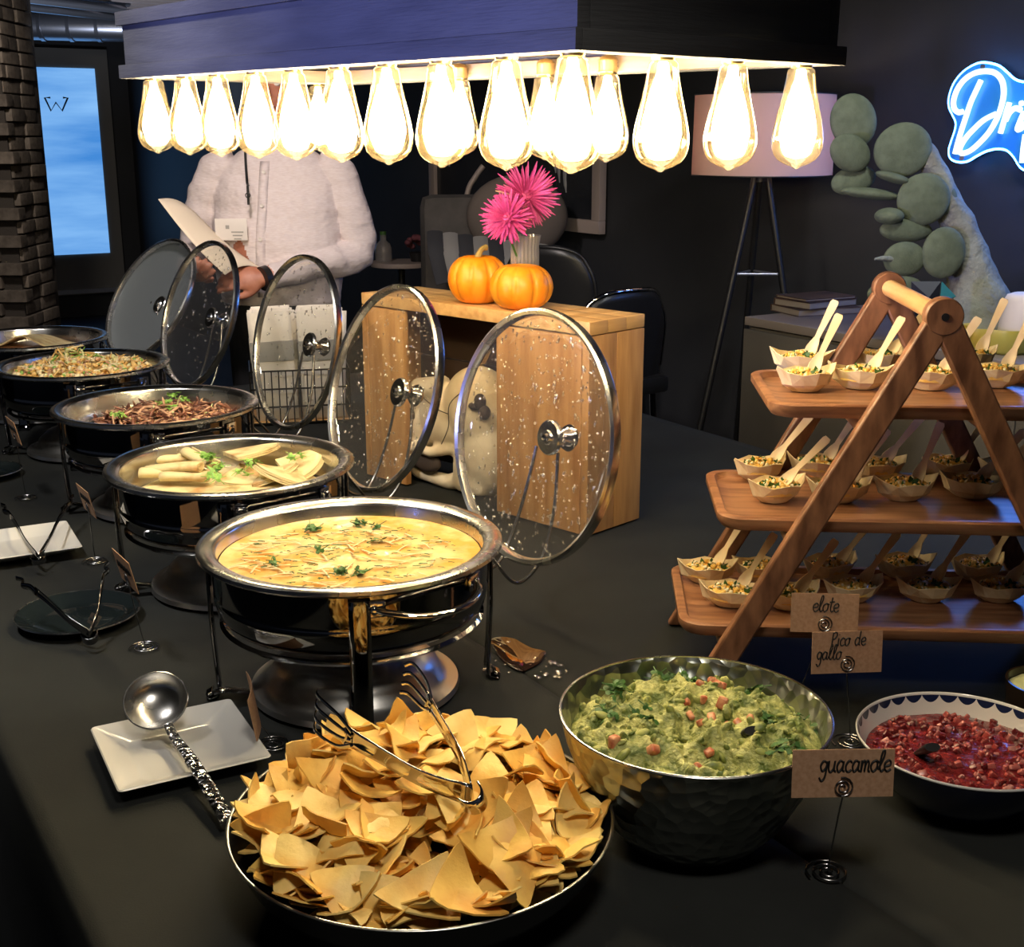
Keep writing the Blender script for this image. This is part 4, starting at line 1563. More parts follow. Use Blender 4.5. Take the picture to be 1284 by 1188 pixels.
for (bu, bv, cu, cv, lab, lab2, dy, ww) in ((182, 813, 157, 716, 'wire card holder beside the round dark plate', 'small kraft card seen nearly edge-on right of the round dark plate', -0.02, 0.085),
                                        (120, 705, 108, 628, 'wire card holder between the white plate and the third dish', 'small kraft card seen edge-on left of the third chafing dish', -0.02, 0.08),
                                        (33, 625, 17, 540, 'wire card holder nearest the left edge', 'small kraft card at the far left below the fourth chafing dish', -0.02, 0.08)):
    bb = on_t(bu, bv)
    cc = at_y(cu, cv, bb.y + dy)
    card_stand(bb, cc, (0.55, -0.83, 0), ww, 0.052, None, (lab, lab2), lean=-0.22, marks=True)
bb = on_t(343, 935)
cc = at_y(321, 884, bb.y - 0.0)
card_stand(bb, cc, (0.22, -0.97, 0), 0.09, 0.058, None, ('wire card holder between the white plate and the chip pan', 'dark brown card edge-on beside the white square plate'), lean=-0.15, curl=0.006)


# ================================================================== plates, ladle and plate tongs
def square_plate(c, ang, label, size=0.187):
    r = thing('square_plate', label, 'plate', (c.x, c.y, T), ang, 'square white plates')
    q = MB()
    n = 14

    def ringsq(half, rad, z):
        pts = []
        for cx, cy, a0 in ((1, 1, 0), (-1, 1, 90), (-1, -1, 180), (1, -1, 270)):
            for k in range(n // 2 + 1):
                a = R(a0 + 90 * k / (n // 2))
                pts.append((cx * (half - rad) + rad * math.cos(a), cy * (half - rad) + rad * math.sin(a), z))
        return pts
    rings = [ringsq(size / 2 * f_, rad, z) for f_, rad, z in ((0.55, 0.01, 0.0), (0.6, 0.01, 0.001), (0.97, 0.007, 0.0185), (1.0, 0.007, 0.0205), (0.985, 0.006, 0.022), (0.64, 0.014, 0.008), (0.6, 0.014, 0.007))]
    m_ = len(rings[0])
    vs_ = [p for rg in rings for p in rg]
    fs = []
    for i in range(len(rings) - 1):
        for k in range(m_):
            fs.append((i * m_ + k, i * m_ + (k + 1) % m_, (i + 1) * m_ + (k + 1) % m_, (i + 1) * m_ + k))
    fs.append(tuple(range(m_))[::-1])
    fs.append(tuple((len(rings) - 1) * m_ + k for k in range(m_)))
    q.raw(vs_, fs)
    q.build('dish', MT['white'], r, 50)
    return r


square_plate(Vector((-0.425, 1.432, 0)), R(28), 'white square plate holding the ladle beside the chips')
square_plate(Vector((-0.935, 2.250, 0)), R(28), 'white square plate with tongs at the left edge of the table')


def round_plate(c, r_, label):
    r = thing('round_plate', label, 'plate', (c.x, c.y, T), 0, 'round dark plates')
    f_ = r_ / 0.1
    MB().lathe([(0, 0.0), (0.06 * f_, 0.0), (0.085 * f_, 0.006), (0.1 * f_, 0.013), (0.1005 * f_, 0.0145), (0.099 * f_, 0.0155), (0.084 * f_, 0.009), (0.062 * f_, 0.003), (0.058 * f_, 0.0035), (0, 0.003)], 64).build('dish', MT['glassdark'], r, 40)
    MB().lathe([(0.099 * f_, 0.0135), (0.1012 * f_, 0.0142), (0.1005 * f_, 0.0162), (0.0985 * f_, 0.0155), (0.099 * f_, 0.0135)], 64).build('rim', MT['steel_b'], r, 60)


round_plate(on_t(98, 770, 0.01), 0.098, 'round smoked glass plate with tongs beside the tortilla dish')
round_plate(on_t(-18, 592, 0.01), 0.08, 'round dark plate cut by the left edge')

tongs('serving_tongs', on_t(48, 700, 0.028), on_t(14, 632, 0.05), on_t(80, 626, 0.06), 'steel tongs spread open on the white plate at the left edge', 0.014, MT['steel_d'], 'wave', 0.01)
tongs('serving_tongs', on_t(112, 796, 0.024), on_t(36, 722, 0.085), on_t(122, 712, 0.09), 'steel tongs resting on the round smoked glass plate', 0.014, MT['steel_d'], 'wave', 0.006)

# ladle
lc = on_t(195, 878, 0.06)
le = on_t(287, 1032, 0.012)
ld = thing('ladle', 'hammered steel ladle resting across the white square plate', 'ladle', lc)
q = MB()
ax = (le - lc).normalized()
nrm = Vector((0.12, -0.62, 0.78)).normalized()
ux = ax - nrm * ax.dot(nrm)
ux.normalize()
uy = nrm.cross(ux)
Ml = Matrix((ux, uy, nrm)).transposed().to_4x4()
q.lathe([(0.0405, 0.0), (0.0395, 0.0), (0.036, -0.010), (0.028, -0.018), (0.016, -0.023), (0, -0.0245), (0, -0.026), (0.017, -0.0245), (0.03, -0.019), (0.0385, -0.010), (0.0415, -0.0005), (0.0405, 0.0)], 48, Ml)
q.build('ladle_bowl', MT['pan'], ld, 60)
q = MB()
p0 = ux * 0.0395
p1 = le - lc
pth = [p0, p0 + (p1 - p0) * 0.12 + Vector((0, 0, -0.004)), p0 + (p1 - p0) * 0.4 + Vector((0, 0, 0.004)), p0 + (p1 - p0) * 0.7 + Vector((0, 0, 0.003)), p1]
pth = smooth_path(pth, 5)
nn = len(pth)
q.tube(pth, [0.006 + 0.004 * (i / nn) for i in range(nn)], 10, flat=(0.4, 1.0))
hd = q.build('handle', MT['hammered'], ld, 60)
q = MB()
for k in (0.42, 0.45):
    pp = p0 + (p1 - p0) * k + Vector((0, 0, 0.003))
    q.tube([pp, pp + (p1 - p0).normalized() * 0.003], 0.0088, 10, flat=(0.55, 1.05))
q.build('collar', MT['steel'], hd, 60)

# puddle and drops on the cloth
pd = thing('spill_puddle', 'brown puddle on the black cloth between the soup dish and guacamole', 'puddle', on_t(655, 822))
o0 = on_t(655, 822)
outl = [(615, 803), (628, 799), (645, 801), (654, 806), (668, 813), (684, 817), (681, 826), (676, 832), (665, 838), (655, 842), (643, 838), (632, 830), (622, 818)]
pts = smooth_path([on_t(u, v) - o0 for u, v in outl], 3, True)
q = MB()
nP = len(pts)
q.raw([(0, 0, 0.0018)] + [(p.x, p.y, 0.0002) for p in pts] + [(p.x * .9, p.y * .9, 0.0016) for p in pts],
      [(1 + i, 1 + (i + 1) % nP, 1 + nP + (i + 1) % nP, 1 + nP + i) for i in range(nP)] + [(1 + nP + i, 1 + nP + (i + 1) % nP, 0) for i in range(nP)])
q.build('pool', MT['puddle'], pd, 60)
q = MB()
for k in range(46):
    u, v = rn.uniform(660, 712), rn.uniform(826, 852)
    if rn.random() < 0.3:
        u, v = rn.uniform(606, 650), rn.uniform(806, 845)
    p = on_t(u, v) - o0
    s = rn.uniform(0.001, 0.0032)
    q.ball((p.x, p.y, 0.001), (s * 1.5, s, s * 0.6), 8, 5)
o = q.build('droplets', MT['drop'], pd, 180, fix=False)
o['kind'] = 'stuff'

# ================================================================== tiered wooden stand
SR = R(-4)
SO = Vector((0.252, 1.578, T))                      # near left foot
stand = thing('tiered_stand', 'three-tier folding wooden stand of acacia trays with round handle', 'stand', SO, SR)
SH, SBASE, SD = 0.548, 0.585, 0.305
LW, LT = 0.034, 0.02


def frame_leg(x0, x1, y):
    q = MB()
    d = Vector((x1 - x0, 0, SH)).normalized()
    n_ = Vector((d.z, 0, -d.x))
    pts = []
    a, bq = Vector((x0, 0, 0)), Vector((x1, 0, SH))
    h_ = LW / 2
    k = h_ / d.z
    poly = [(x0 - k, 0.0), (x0 + k, 0.0), (bq.x + n_.x * h_, bq.z + n_.z * h_), (bq.x - n_.x * h_, bq.z - n_.z * h_)]
    M_ = Matrix.Translation((0, y, 0)) @ Matrix.Rotation(PI / 2, 4, 'X')
    q.prism(poly, -LT / 2, LT / 2, M_)
    return q


for yy, nmn in ((0.0, 'near'), (SD, 'far')):
    dy = 0.0
    for (x0, x1, off) in ((0.0, SBASE / 2, 0.0), (SBASE, SBASE / 2, 0.0)):
        o = frame_leg(x0, x1, yy + off).build('leg', MT['acacia_l'], stand, 30)
        bv = o.modifiers.new('bev', 'BEVEL')
        bv.width = 0.003
        bv.segments = 2
    q = MB()
    M_ = Matrix.Translation((SBASE / 2, yy, SH)) @ Matrix.Rotation(PI / 2, 4, 'X')
    q.lathe([(0, -LT / 2 - .001), (0.0225, -LT / 2 - .001), (0.024, -LT / 2 + .001), (0.024, LT / 2 - .001), (0.0225, LT / 2 + .001), (0, LT / 2 + .001)], 36, M_)
    hb_ = q.build('apex_disc', MT['acacia_l'], stand, 40)
    q = MB()
    sgn = -1 if nmn == 'near' else 1
    q.lathe([(0, 0), (0.005, 0), (0.005, 0.0018), (0, 0.0018)], 14, Matrix.Translation((SBASE / 2, yy + sgn * (LT / 2 + 0.0012), SH)) @ Matrix.Rotation(PI / 2 * (1 if sgn < 0 else -1), 4, 'X'))
    q.build('peg', MT['blackmetal'], hb_, 40)
q = MB()
q.tube([(SBASE / 2, LT / 2, SH), (SBASE / 2, SD - LT / 2, SH)], 0.0125, 20)
q.build('handle', MT['dowel'], stand, 60)
TIERS = [(0.1, 0.625, 'bottom'), (0.255, 0.53, 'middle'), (0.413, 0.41, 'top')]
tray_m = {}
for z, ln, nm_ in TIERS:
    q = MB()
    y0, y1 = 0.022, SD - 0.012
    dep = y1 - y0 + 0.0

    def rr_ring(hx, hy, rad, zz):
        pts = []
        for cx, cy, a0 in ((1, 1, 0), (-1, 1, 90), (-1, -1, 180), (1, -1, 270)):
            for k in range(7):
                a = R(a0 + 15 * k)
                pts.append((cx * (hx - rad) + rad * math.cos(a), cy * (hy - rad) + rad * math.sin(a), zz))
        return pts
    hx, hy = ln / 2, (y1 - y0 - 0.012) / 2
    rings = [rr_ring(hx - 0.006, hy - 0.006, 0.03, -0.006), rr_ring(hx, hy, 0.035, 0.002), rr_ring(hx, hy, 0.035, 0.011), rr_ring(hx - 0.003, hy - 0.003, 0.033, 0.013),
             rr_ring(hx - 0.012, hy - 0.012, 0.03, 0.0125), rr_ring(hx - 0.016, hy - 0.016, 0.028, 0.004), rr_ring(hx - 0.03, hy - 0.03, 0.02, 0.002)]
    m_ = len(rings[0])
    fs = []
    for i in range(len(rings) - 1):
        for k in range(m_):
            fs.append((i * m_ + k, i * m_ + (k + 1) % m_, (i + 1) * m_ + (k + 1) % m_, (i + 1) * m_ + k))
    fs.append(tuple(range(m_))[::-1])
    fs.append(tuple((len(rings) - 1) * m_ + k for k in range(m_)))
    q.raw([p for rg in rings for p in rg], fs, Matrix.Translation((SBASE / 2, (y0 + y1) / 2 - 0.004, z)))
    q.build('tray', MT['acacia'], stand, 40)
    # rails that carry the tray
    for sg in (-1, 1):
        xx = SBASE / 2 + sg * (SBASE / 2) * (1 - (z - 0.02) / SH)
        q = MB()
        q.tube([(xx, 0.0, z - 0.018), (xx, SD, z - 0.018)], 0.009, 14)
        q.build('cross_bar', MT['dowel'], stand, 60)


# tasting boats
def make_boat(seed):
    rn_ = random.Random(seed)
    r = thing('tasting_boat', 'boat', 'boat', (0, 0, 0), 0, 'wooden boats of corn salad on the tiered stand')
    q = MB()
    n = 12
    rings = []
    for f_, zz, pw in ((0.45, 0.0, 1), (0.78, 0.011, 1), (1.0, 0.026, 1)):
        pts = []
        for k in range(n):
            a = 2 * PI * k / n
            rx, ry = 0.043 * f_, 0.0315 * f_
            tip = 1.12 if k in (0, 6) else 1.0
            cr = rn_.uniform(-0.0025, 0.0025) * (1 if f_ > 0.5 else 0.3)
            lift = 0.011 if (k in (0, 6) and f_ > 0.9) else (0.0035 * (k % 2) if f_ > 0.9 else 0)
            pts.append(((rx * tip + cr) * math.cos(a), (ry + cr) * math.sin(a), zz + lift))
        rings.append(pts)
    fs = []
    for i in range(2):
        for k in range(n):
            a, b2, c2, d2 = i * n + k, i * n + (k + 1) % n, (i + 1) * n + (k + 1) % n, (i + 1) * n + k
            if k % 2:
                fs += [(a, b2, c2), (a, c2, d2)]
            else:
                fs += [(a, b2, d2), (b2, c2, d2)]
    fs.append(tuple(range(n))[::-1])
    q.raw([p for rg in rings for p in rg], fs)
    o = q.build('shell', MT['veneer'], r, 0)
    md = o.modifiers.new('thick', 'SOLIDIFY')
    md.thickness = 0.001
    md.offset = 1
    q = MB()
    q.lathe([(0, 0.0255), (0.02, 0.0235), (0.031, 0.019), (0.03, 0.012), (0, 0.006)], 18, Matrix.Diagonal((1.1, 0.85, 1, 1)))
    for k in range(95):
        rr, a = math.sqrt(rn_.random()), rn_.uniform(0, 2 * PI)
        x, y = rr * 0.034 * math.cos(a), rr * 0.024 * math.sin(a)
        z = 0.0195 + 0.009 * (1 - rr * rr) + rn_.uniform(0, 0.002)
        mi = rn_.choices((0, 1, 2), (5, 2.2, 2.6))[0]
        M_ = Matrix.Translation((x, y, z)) @ Euler((rn_.uniform(0, 6), rn_.uniform(0, 6), 0)).to_matrix().to_4x4()
        s = rn_.uniform(0.0024, 0.0042)
        if mi == 2:
            q.raw([(s * 1.7, 0, 0), (0, s, 0.001), (-s * 1.7, 0, 0), (0, -s, 0.001)], [(0, 1, 2, 3)], M_, 2)
        else:
            q.ball((0, 0, 0), (s, s * 0.8, s * 0.7), 6, 4, M_, mi)
    o = q.build('corn_salad', [MT['corn'], MT['corn_w'], MT['herb']], r, 60, fix=False)
    o['kind'] = 'stuff'
    return r


def make_spoon():
    prof = [(0.0, 0.0045), (0.012, 0.0085), (0.022, 0.0095), (0.032, 0.0075), (0.042, 0.0042), (0.06, 0.0046), (0.092, 0.0062), (0.1, 0.0063), (0.104, 0.0045)]
    vs_, fs = [], []
    n = len(prof)
    for x, hw in prof:
        sag = -0.003 * math.sin(PI * min(1, x / 0.04)) if x < 0.04 else 0
        vs_ += [(x, -hw, 0.0), (x, -hw * 0.4, sag), (x, hw * 0.4, sag), (x, hw, 0)]
    for i in range(n - 1):
        for k in range(3):
            fs.append((i * 4 + k, i * 4 + k + 1, i * 4 + 5 + k, i * 4 + 4 + k))
    me = MB().raw(vs_, fs).mesh('wooden_spoon', MT['spoonwood'], 40)
    bm = bmesh.new()
    bm.from_mesh(me)
    bmesh.ops.solidify(bm, geom=bm.faces[:], thickness=0.0016)
    bm.to_mesh(me)
    bm.free()
    me.shade_smooth()
    me.set_sharp_from_angle(angle=R(40))
    return me


protos = [make_boat(k) for k in range(5)]
used = [False] * 5
spoon_me = make_spoon()
BOATS = {('top', 'front'): [(1011, 477), (1079, 474), (1166, 475), (1247, 472)], ('top', 'back'): [(1004, 455), (1101, 453), (1216, 452)],
         ('middle', 'front'): [(973, 616), (1052, 616), (1134, 614), (1220, 611)], ('middle', 'back'): [(953, 589), (1025, 586), (1098, 589), (1187, 587), (1262, 590)],
         ('bottom', 'front'): [(916, 747), (992, 750), (1069, 741), (1163, 741), (1254, 741)], ('bottom', 'back'): [(887, 718), (956, 717), (1040, 713), (1134, 712), (1226, 714)]}
TZ = {'top': 0.413, 'middle': 0.255, 'bottom': 0.1}
bi = 0
for (tier, row), lst in BOATS.items():
    for i, (u, v) in enumerate(lst):
        p = on_t(u, v, TZ[tier] + 0.004 + 0.014)
        p.z = T + TZ[tier] + 0.0045
        k = bi % 5
        o = protos[k] if not used[k] else copy_tree(protos[k])
        used[k] = True
        bi += 1
        yaw = rn.uniform(-0.35, 0.45)
        o.location = p
        o.rotation_euler = (0, 0, yaw)
        o['label'] = 'small wooden boat of corn salad, %s tray, %s row, %s from the left' % (tier, row, ORD[i])
        s = link('wooden_spoon', spoon_me, None)
        ya = rn.uniform(0.1, 1.0)
        el = R(rn.uniform(45, 62))
        ax_ = Vector((math.cos(ya * 0.6) * math.cos(el), math.sin(ya * 0.6) * math.cos(el), math.sin(el)))
        nn_ = Vector((-0.45 + rn.uniform(-.3, .3), -0.8, 0.35))
        nn_ = (nn_ - ax_ * nn_.dot(ax_)).normalized()
        M_ = Matrix((ax_, nn_.cross(ax_), nn_)).transposed().to_4x4()
        M_.translation = p + Vector((rn.uniform(0.0, 0.014), rn.uniform(-0.008, 0.008), 0.016))
        s.matrix_world = M_
        tag(s, 'flat wooden spoon in the %s-row boat of the %s tray, %s from the left' % (row, tier, ORD[i]), 'spoon', 'wooden spoons in the boats')

# ================================================================== wooden crate with skull, pumpkins and vase
CY = R(46)
CO = Vector((0.147, 2.335, T))        # near right corner, front
crate = thing('wooden_crate', 'open-fronted pine crate on its side beneath the pumpkins', 'crate', CO, CY)
# local x: to the back (depth), local y: along the length to the left-back
CD, CL, CHH = 0.17, 0.68, 0.428
for k in range(3):
    wq = CD / 3
    q = MB()
    q.box((wq * (k + 0.5), CL / 2, CHH - 0.014), (wq - 0.0015, CL, 0.026), bev=0.002)
    q.build('top_plank', MT['pine_l'] if 'pine_l' in MT else MT['pine'], crate)
for k in range(2):
    wq = CD / 2
    q = MB()
    q.box((wq * (k + 0.5), 0.009, (CHH - 0.028) / 2), (wq - 0.0015, 0.018, CHH - 0.03), bev=0.0015)
    sd_ = q.build('end_plank', MT['pine_v'], crate)
    if k == 0:
        q = MB()
        q.lathe([(0, 0), (0.007, 0), (0.009, 0.0006), (0, 0.0012)], 16, Matrix.Translation((wq * 0.55 + 0.03, -0.0002, 0.28)) @ Matrix.Rotation(PI / 2, 4, 'X'))
        q.build('knot', MT['knot'], sd_)
    q = MB()
    q.box((wq * (k + 0.5), CL - 0.009, (CHH - 0.028) / 2), (wq - 0.0015, 0.018, CHH - 0.03), bev=0.0015)
    q.build('end_plank', MT['pine_v'], crate)
for y0_, pw_ in ((0.02, 0.23), (CL - 0.02 - 0.12, 0.12)):
    q = MB()
    q.box((0.009, y0_ + pw_ / 2, (CHH - 0.03) / 2), (0.016, pw_, CHH - 0.032), bev=0.0015)
    q.build('front_plank', MT['pine_v'], crate)
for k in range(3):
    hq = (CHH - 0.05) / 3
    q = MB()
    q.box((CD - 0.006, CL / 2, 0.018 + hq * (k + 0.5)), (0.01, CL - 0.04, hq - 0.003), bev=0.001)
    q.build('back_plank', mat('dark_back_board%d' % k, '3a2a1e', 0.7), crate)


def crate_pt(d, y, z):
    return CO + Matrix.Rotation(CY, 3, 'Z') @ Vector((d, y, z))


# skull
sk = thing('animal_skull', 'bleached animal skull with dark hollows inside the crate', 'skull', crate_pt(0.08, 0.46, 0.0), CY)
sk.scale = (1.12, 1.12, 1.12)
q = MB()
q.ball((0.0, -0.07, 0.17), (0.058, 0.085, 0.085), 28, 18)      # braincase
q.ball((0.0, 0.0, 0.14), (0.055, 0.09, 0.07), 28, 18)          # brow
q.ball((-0.002, 0.085, 0.115), (0.046, 0.075, 0.052), 24, 14)  # cheek
q.ball((0.0, 0.15, 0.085), (0.034, 0.06, 0.034), 20, 12)       # muzzle
q.ball((0.0, -0.1, 0.09), (0.05, 0.06, 0.09), 24, 14)
q.box((-0.01, -0.07, 0.06), (0.06, 0.09, 0.12), None, 0, 0.02)
q.tube([(-0.03, -0.03, 0.09), (-0.05, 0.02, 0.075), (-0.05, 0.08, 0.08), (-0.03, 0.13, 0.09)], [0.014, 0.011, 0.011, 0.014], 10)
q.tube([(-0.005, -0.06, 0.03), (-0.02, 0.0, 0.012), (-0.02, 0.09, 0.014), (-0.005, 0.17, 0.03), (0, 0.19, 0.05)], [0.026, 0.016, 0.012, 0.012, 0.01], 12)
q.tube([(-0.02, 0.01, 0.2), (-0.035, 0.07, 0.2), (-0.03, 0.13, 0.165)], [0.03, 0.018, 0.008], 12)
o = q.build('cranium', MT['bone'], sk, 180)
rm = o.modifiers.new('remesh', 'REMESH')
rm.mode = 'VOXEL'
rm.voxel_size = 0.005
rm.use_smooth_shade = True
sm = o.modifiers.new('smooth', 'SMOOTH')
sm.iterations = 3
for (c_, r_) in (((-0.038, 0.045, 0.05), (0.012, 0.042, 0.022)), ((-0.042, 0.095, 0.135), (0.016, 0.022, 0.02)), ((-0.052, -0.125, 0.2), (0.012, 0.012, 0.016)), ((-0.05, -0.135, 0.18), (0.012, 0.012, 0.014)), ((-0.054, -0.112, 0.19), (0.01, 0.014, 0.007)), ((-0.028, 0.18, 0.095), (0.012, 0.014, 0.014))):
    MB().ball(c_, r_, 16, 10).build('hollow_shade', MT['bone_d'], sk, 180)  # dark balls stand in for the shade inside the cavities
q = MB()
for s_ in ([(-0.056, -0.09, 0.22), (-0.061, -0.05, 0.185), (-0.06, -0.045, 0.14), (-0.056, -0.02, 0.1)], [(-0.05, 0.04, 0.185), (-0.058, -0.01, 0.17), (-0.06, -0.045, 0.165)]):
    q.tube(smooth_path(s_, 5), 0.001, 5)
q.build('suture', MT['bone_d'], sk)


# pumpkins
def pumpkin(c, r_, h_, label, seed, stem=True, lobes=10):
    r = thing('pumpkin', label, 'pumpkin', c, random.uniform(0, 1), 'pumpkins on the crate')
    vs_, fs = [], []
    ns_, nr_ = 90, 24
    for j in range(nr_ + 1):
        t = PI * j / nr_
        rad = math.sin(t) ** 0.75
        zz = -math.cos(t)
        dip = 0.22 * math.exp(-(rad / 0.28) ** 2)
        for k in range(ns_):
            a = 2 * PI * k / ns_
            lob = 1 - 0.10 * (1 - abs(math.sin(lobes * a / 2)) ** 0.45) * min(1, rad * 1.4)
            x, y = rad * lob * math.cos(a), rad * lob * math.sin(a)
            vs_.append((x * r_, y * r_, h_ / 2 * (zz * (1 - dip) * (0.97 + 0.03 * lob)) + h_ / 2 * 0.94))
    for j in range(nr_):
        for k in range(ns_):
            fs.append((j * ns_ + k, j * ns_ + (k + 1) % ns_, (j + 1) * ns_ + (k + 1) % ns_, (j + 1) * ns_ + k))
    q = MB().raw(vs_, fs)
    q.build('rind', MT['pumpkin'], r, 180)
    if stem:
        zt = h_ * 0.80
        MB().tube(smooth_path([(0, 0, zt), (0.002, 0, zt + 0.016), (0.012, 0.0, zt + 0.028), (0.024, 0.002, zt + 0.03)], 4), [0.011, 0.009, 0.008, 0.0075, 0.007, 0.0065, 0.006, 0.006, 0.006, 0.006, 0.006, 0.0065, 0.007], 8).build('stem', MT['stem'], r, 40)
    return r


CT = CHH - 0.001
pumpkin(crate_pt(0.06, 0.362, CT), 0.065, 0.105, 'orange pumpkin with stem, the left one on the crate', 1, True)
pumpkin(crate_pt(0.055, 0.232, CT), 0.066, 0.095, 'orange pumpkin without visible stem, the right one in front of the vase', 2, False, 9)
# vase with dahlias
VP = crate_pt(0.136, 0.298, CT)
vz = thing('glass_vase', 'ribbed clear glass vase holding the pink flowers', 'vase', VP)


def ribs(p, a):
    f_ = 1 + 0.05 * math.cos(a * 22)
    return (p[0] * f_, p[1] * f_, p[2])


MB().lathe([(0, 0.003), (0.026, 0.0), (0.029, 0.004), (0.029, 0.1), (0.0285, 0.118), (0.031, 0.132), (0.0325, 0.14), (0.031, 0.1405), (0.0275, 0.12), (0.027, 0.006), (0, 0.006)], 176, None, 0, ribs).build('glass', MT['vase'], vz, 60)
MB().lathe([(0, 0.007), (0.0255, 0.007), (0.0255, 0.09), (0, 0.09)], 32).build('water', thin_glass('vase_water', (0.95, 0.92, 0.88), 0.05, 0.3, 0.02, 0.06, (0.9, 0.85, 0.8)), vz, 40)


def dahlia(c, r_, label, face, seed):
    rn_ = random.Random(seed)
    r = thing('flower', label, 'flower', c, 0, 'pink flowers in the vase')
    fz = Vector(face).normalized()
    M0 = fz.to_track_quat('Z', 'Y').to_matrix().to_4x4()
    pet = MB()
    n = 6
    vs_, fs = [], []
    for i in range(n + 1):
        t = i / n
        hw = 0.0036 * math.sin(PI * (0.12 + 0.86 * t)) ** 0.6
        vs_ += [(t * 1.0, -hw / r_, 0.10 * t * t), (t, 0, 0.10 * t * t - 0.0016 / r_), (t, hw / r_, 0.10 * t * t)]
    for i in range(n):
        fs += [(i * 3, i * 3 + 1, i * 3 + 4, i * 3 + 3), (i * 3 + 1, i * 3 + 2, i * 3 + 5, i * 3 + 4)]
    pm = pet.raw(vs_, fs).mesh('petal', MT['petal'], 60)
    pm2 = pm.copy()
    pm2.materials[0] = MT['petal_d']
    for ring, (cnt, el, ln) in enumerate(((30, -40, 0.95), (30, -18, 1.0), (30, 4, 1.02), (28, 22, 0.98), (22, 40, 0.88), (16, 56, 0.7), (9, 74, 0.45))):
        for k in range(cnt):
            a = 2 * PI * (k + 0.5 * (ring % 2)) / cnt + rn_.uniform(-.08, .08)
            M_ = Matrix.Rotation(a, 4, 'Z') @ Matrix.Rotation(-R(el + rn_.uniform(-9, 9)), 4, 'Y')
            s = r_ * ln * rn_.uniform(0.85, 1.05)
            o = link('petal', pm2 if (ring == 0 and rn_.random() < 0.45) else pm, r)
            o.matrix_local = M0 @ M_ @ Matrix.Diagonal((s, s, s, 1))
    q = MB()
    q.ball((0, 0, 0.0), r_ * 0.22, 14, 10)
    q.build('flower_head', MT['petal'], r, 60)
    q = MB()
    end = VP - Vector(c) + Vector((0, 0, 0.05))
    q.tube(smooth_path([(0, 0, 0), Vector((0, 0, -0.02)) + end * 0.2, end * 0.6 + Vector((0, 0, -0.01)), end], 4), 0.0024, 8)
    q.build('stem', MT['herb'], r, 60)


dahlia(at_y(660, 246, VP.y - 0.0), 0.071, 'large magenta dahlia, the upper one in the vase', (0.35, -0.9, 0.35), 3)
dahlia(at_y(636, 273, VP.y - 0.045), 0.057, 'smaller magenta dahlia, lower left in the vase', (-0.35, -0.9, 0.25), 6)

# ================================================================== napkin basket
NB = on_t(374, 508)
NB = Vector((-0.60, 3.43, T))
bk = thing('wire_basket', 'dark wire basket holding upright white napkins', 'basket', NB, R(12))
BW, BD, BH = 0.27, 0.18, 0.15
q = MB()
for z in (0.004, 0.05, 0.1, BH):
    q.tube([(-BW / 2, -BD / 2, z), (BW / 2, -BD / 2, z), (BW / 2, BD / 2, z), (-BW / 2, BD / 2, z)], 0.0025, 6, None, 0, True)
q.build('hoops', MT['blackwire'], bk)
wire_me = MB().tube([(0, 0, 0), (0, 0, BH)], 0.0018, 6).mesh('upright_wire', MT['blackwire'], 60)
for k in range(15):
    x = -BW / 2 + BW * k / 14
    for y in (-BD / 2, BD / 2):
        link('upright_wire', wire_me, bk, (x, y, 0))
for k in range(1, 9):
    y = -BD / 2 + BD * k / 9
    for x in (-BW / 2, BW / 2):
        link('upright_wire', wire_me, bk, (x, y, 0))
q = MB()
q.box((0, 0, 0.006), (BW - 0.01, BD - 0.01, 0.006))
q.build('base_board', MT['pine'], bk)
rn = random.Random(31)
nap_me = []
for k in range(4):
    q = MB()
    n = 10
    vs_, fs = [], []
    for lay in range(3):
        for i in range(n + 1):
            for j in range(5):
                x = (i / n - 0.5) * (0.115 - 0.004 * lay)
                z = j / 4 * (0.285 + 0.006 * ((k + lay) % 3))
                vs_.append((x, 0.0035 * lay + 0.0025 * math.sin(x * 70 + k + lay) * (j / 4), z))
        for i in range(n):
            for j in range(4):
                w0 = lay * (n + 1) * 5 + i * 5 + j
                fs.append((w0, w0 + 5, w0 + 6, w0 + 1))
    q.raw(vs_, fs)
    nap_me.append(q.mesh('napkin', MT['napkin'], 60))
for c_ in range(2):
    for k in range(8):
        nl = thing('napkin', 'folded white napkin standing in the wire basket, %s from the front in the %s stack' % (ORD[k], ('left', 'right')[c_]), 'napkin', (0, 0, 0), 0, 'napkins in the wire basket')
        M_ = Matrix.Translation(NB) @ Matrix.Rotation(R(12), 4, 'Z') @ Matrix.Translation(((c_ - 0.5) * 0.128, -0.075 + 0.019 * k, 0.011)) @ Euler((R(rn.uniform(-3, 3)), R(rn.uniform(-3, 3)), R(rn.uniform(-4, 4)))).to_matrix().to_4x4()
        nl.matrix_world = M_
        s = link('folded_sheet', nap_me[(k + c_) % 4], nl)
        md = s.modifiers.new('thick', 'SOLIDIFY')
        md.thickness = 0.0016
        q = MB()
        q.box((0, 0.004, 0.19), (0.118, 0.016, 0.055), bev=0.001)
        q.build('paper_band', MT['napband'], nl)
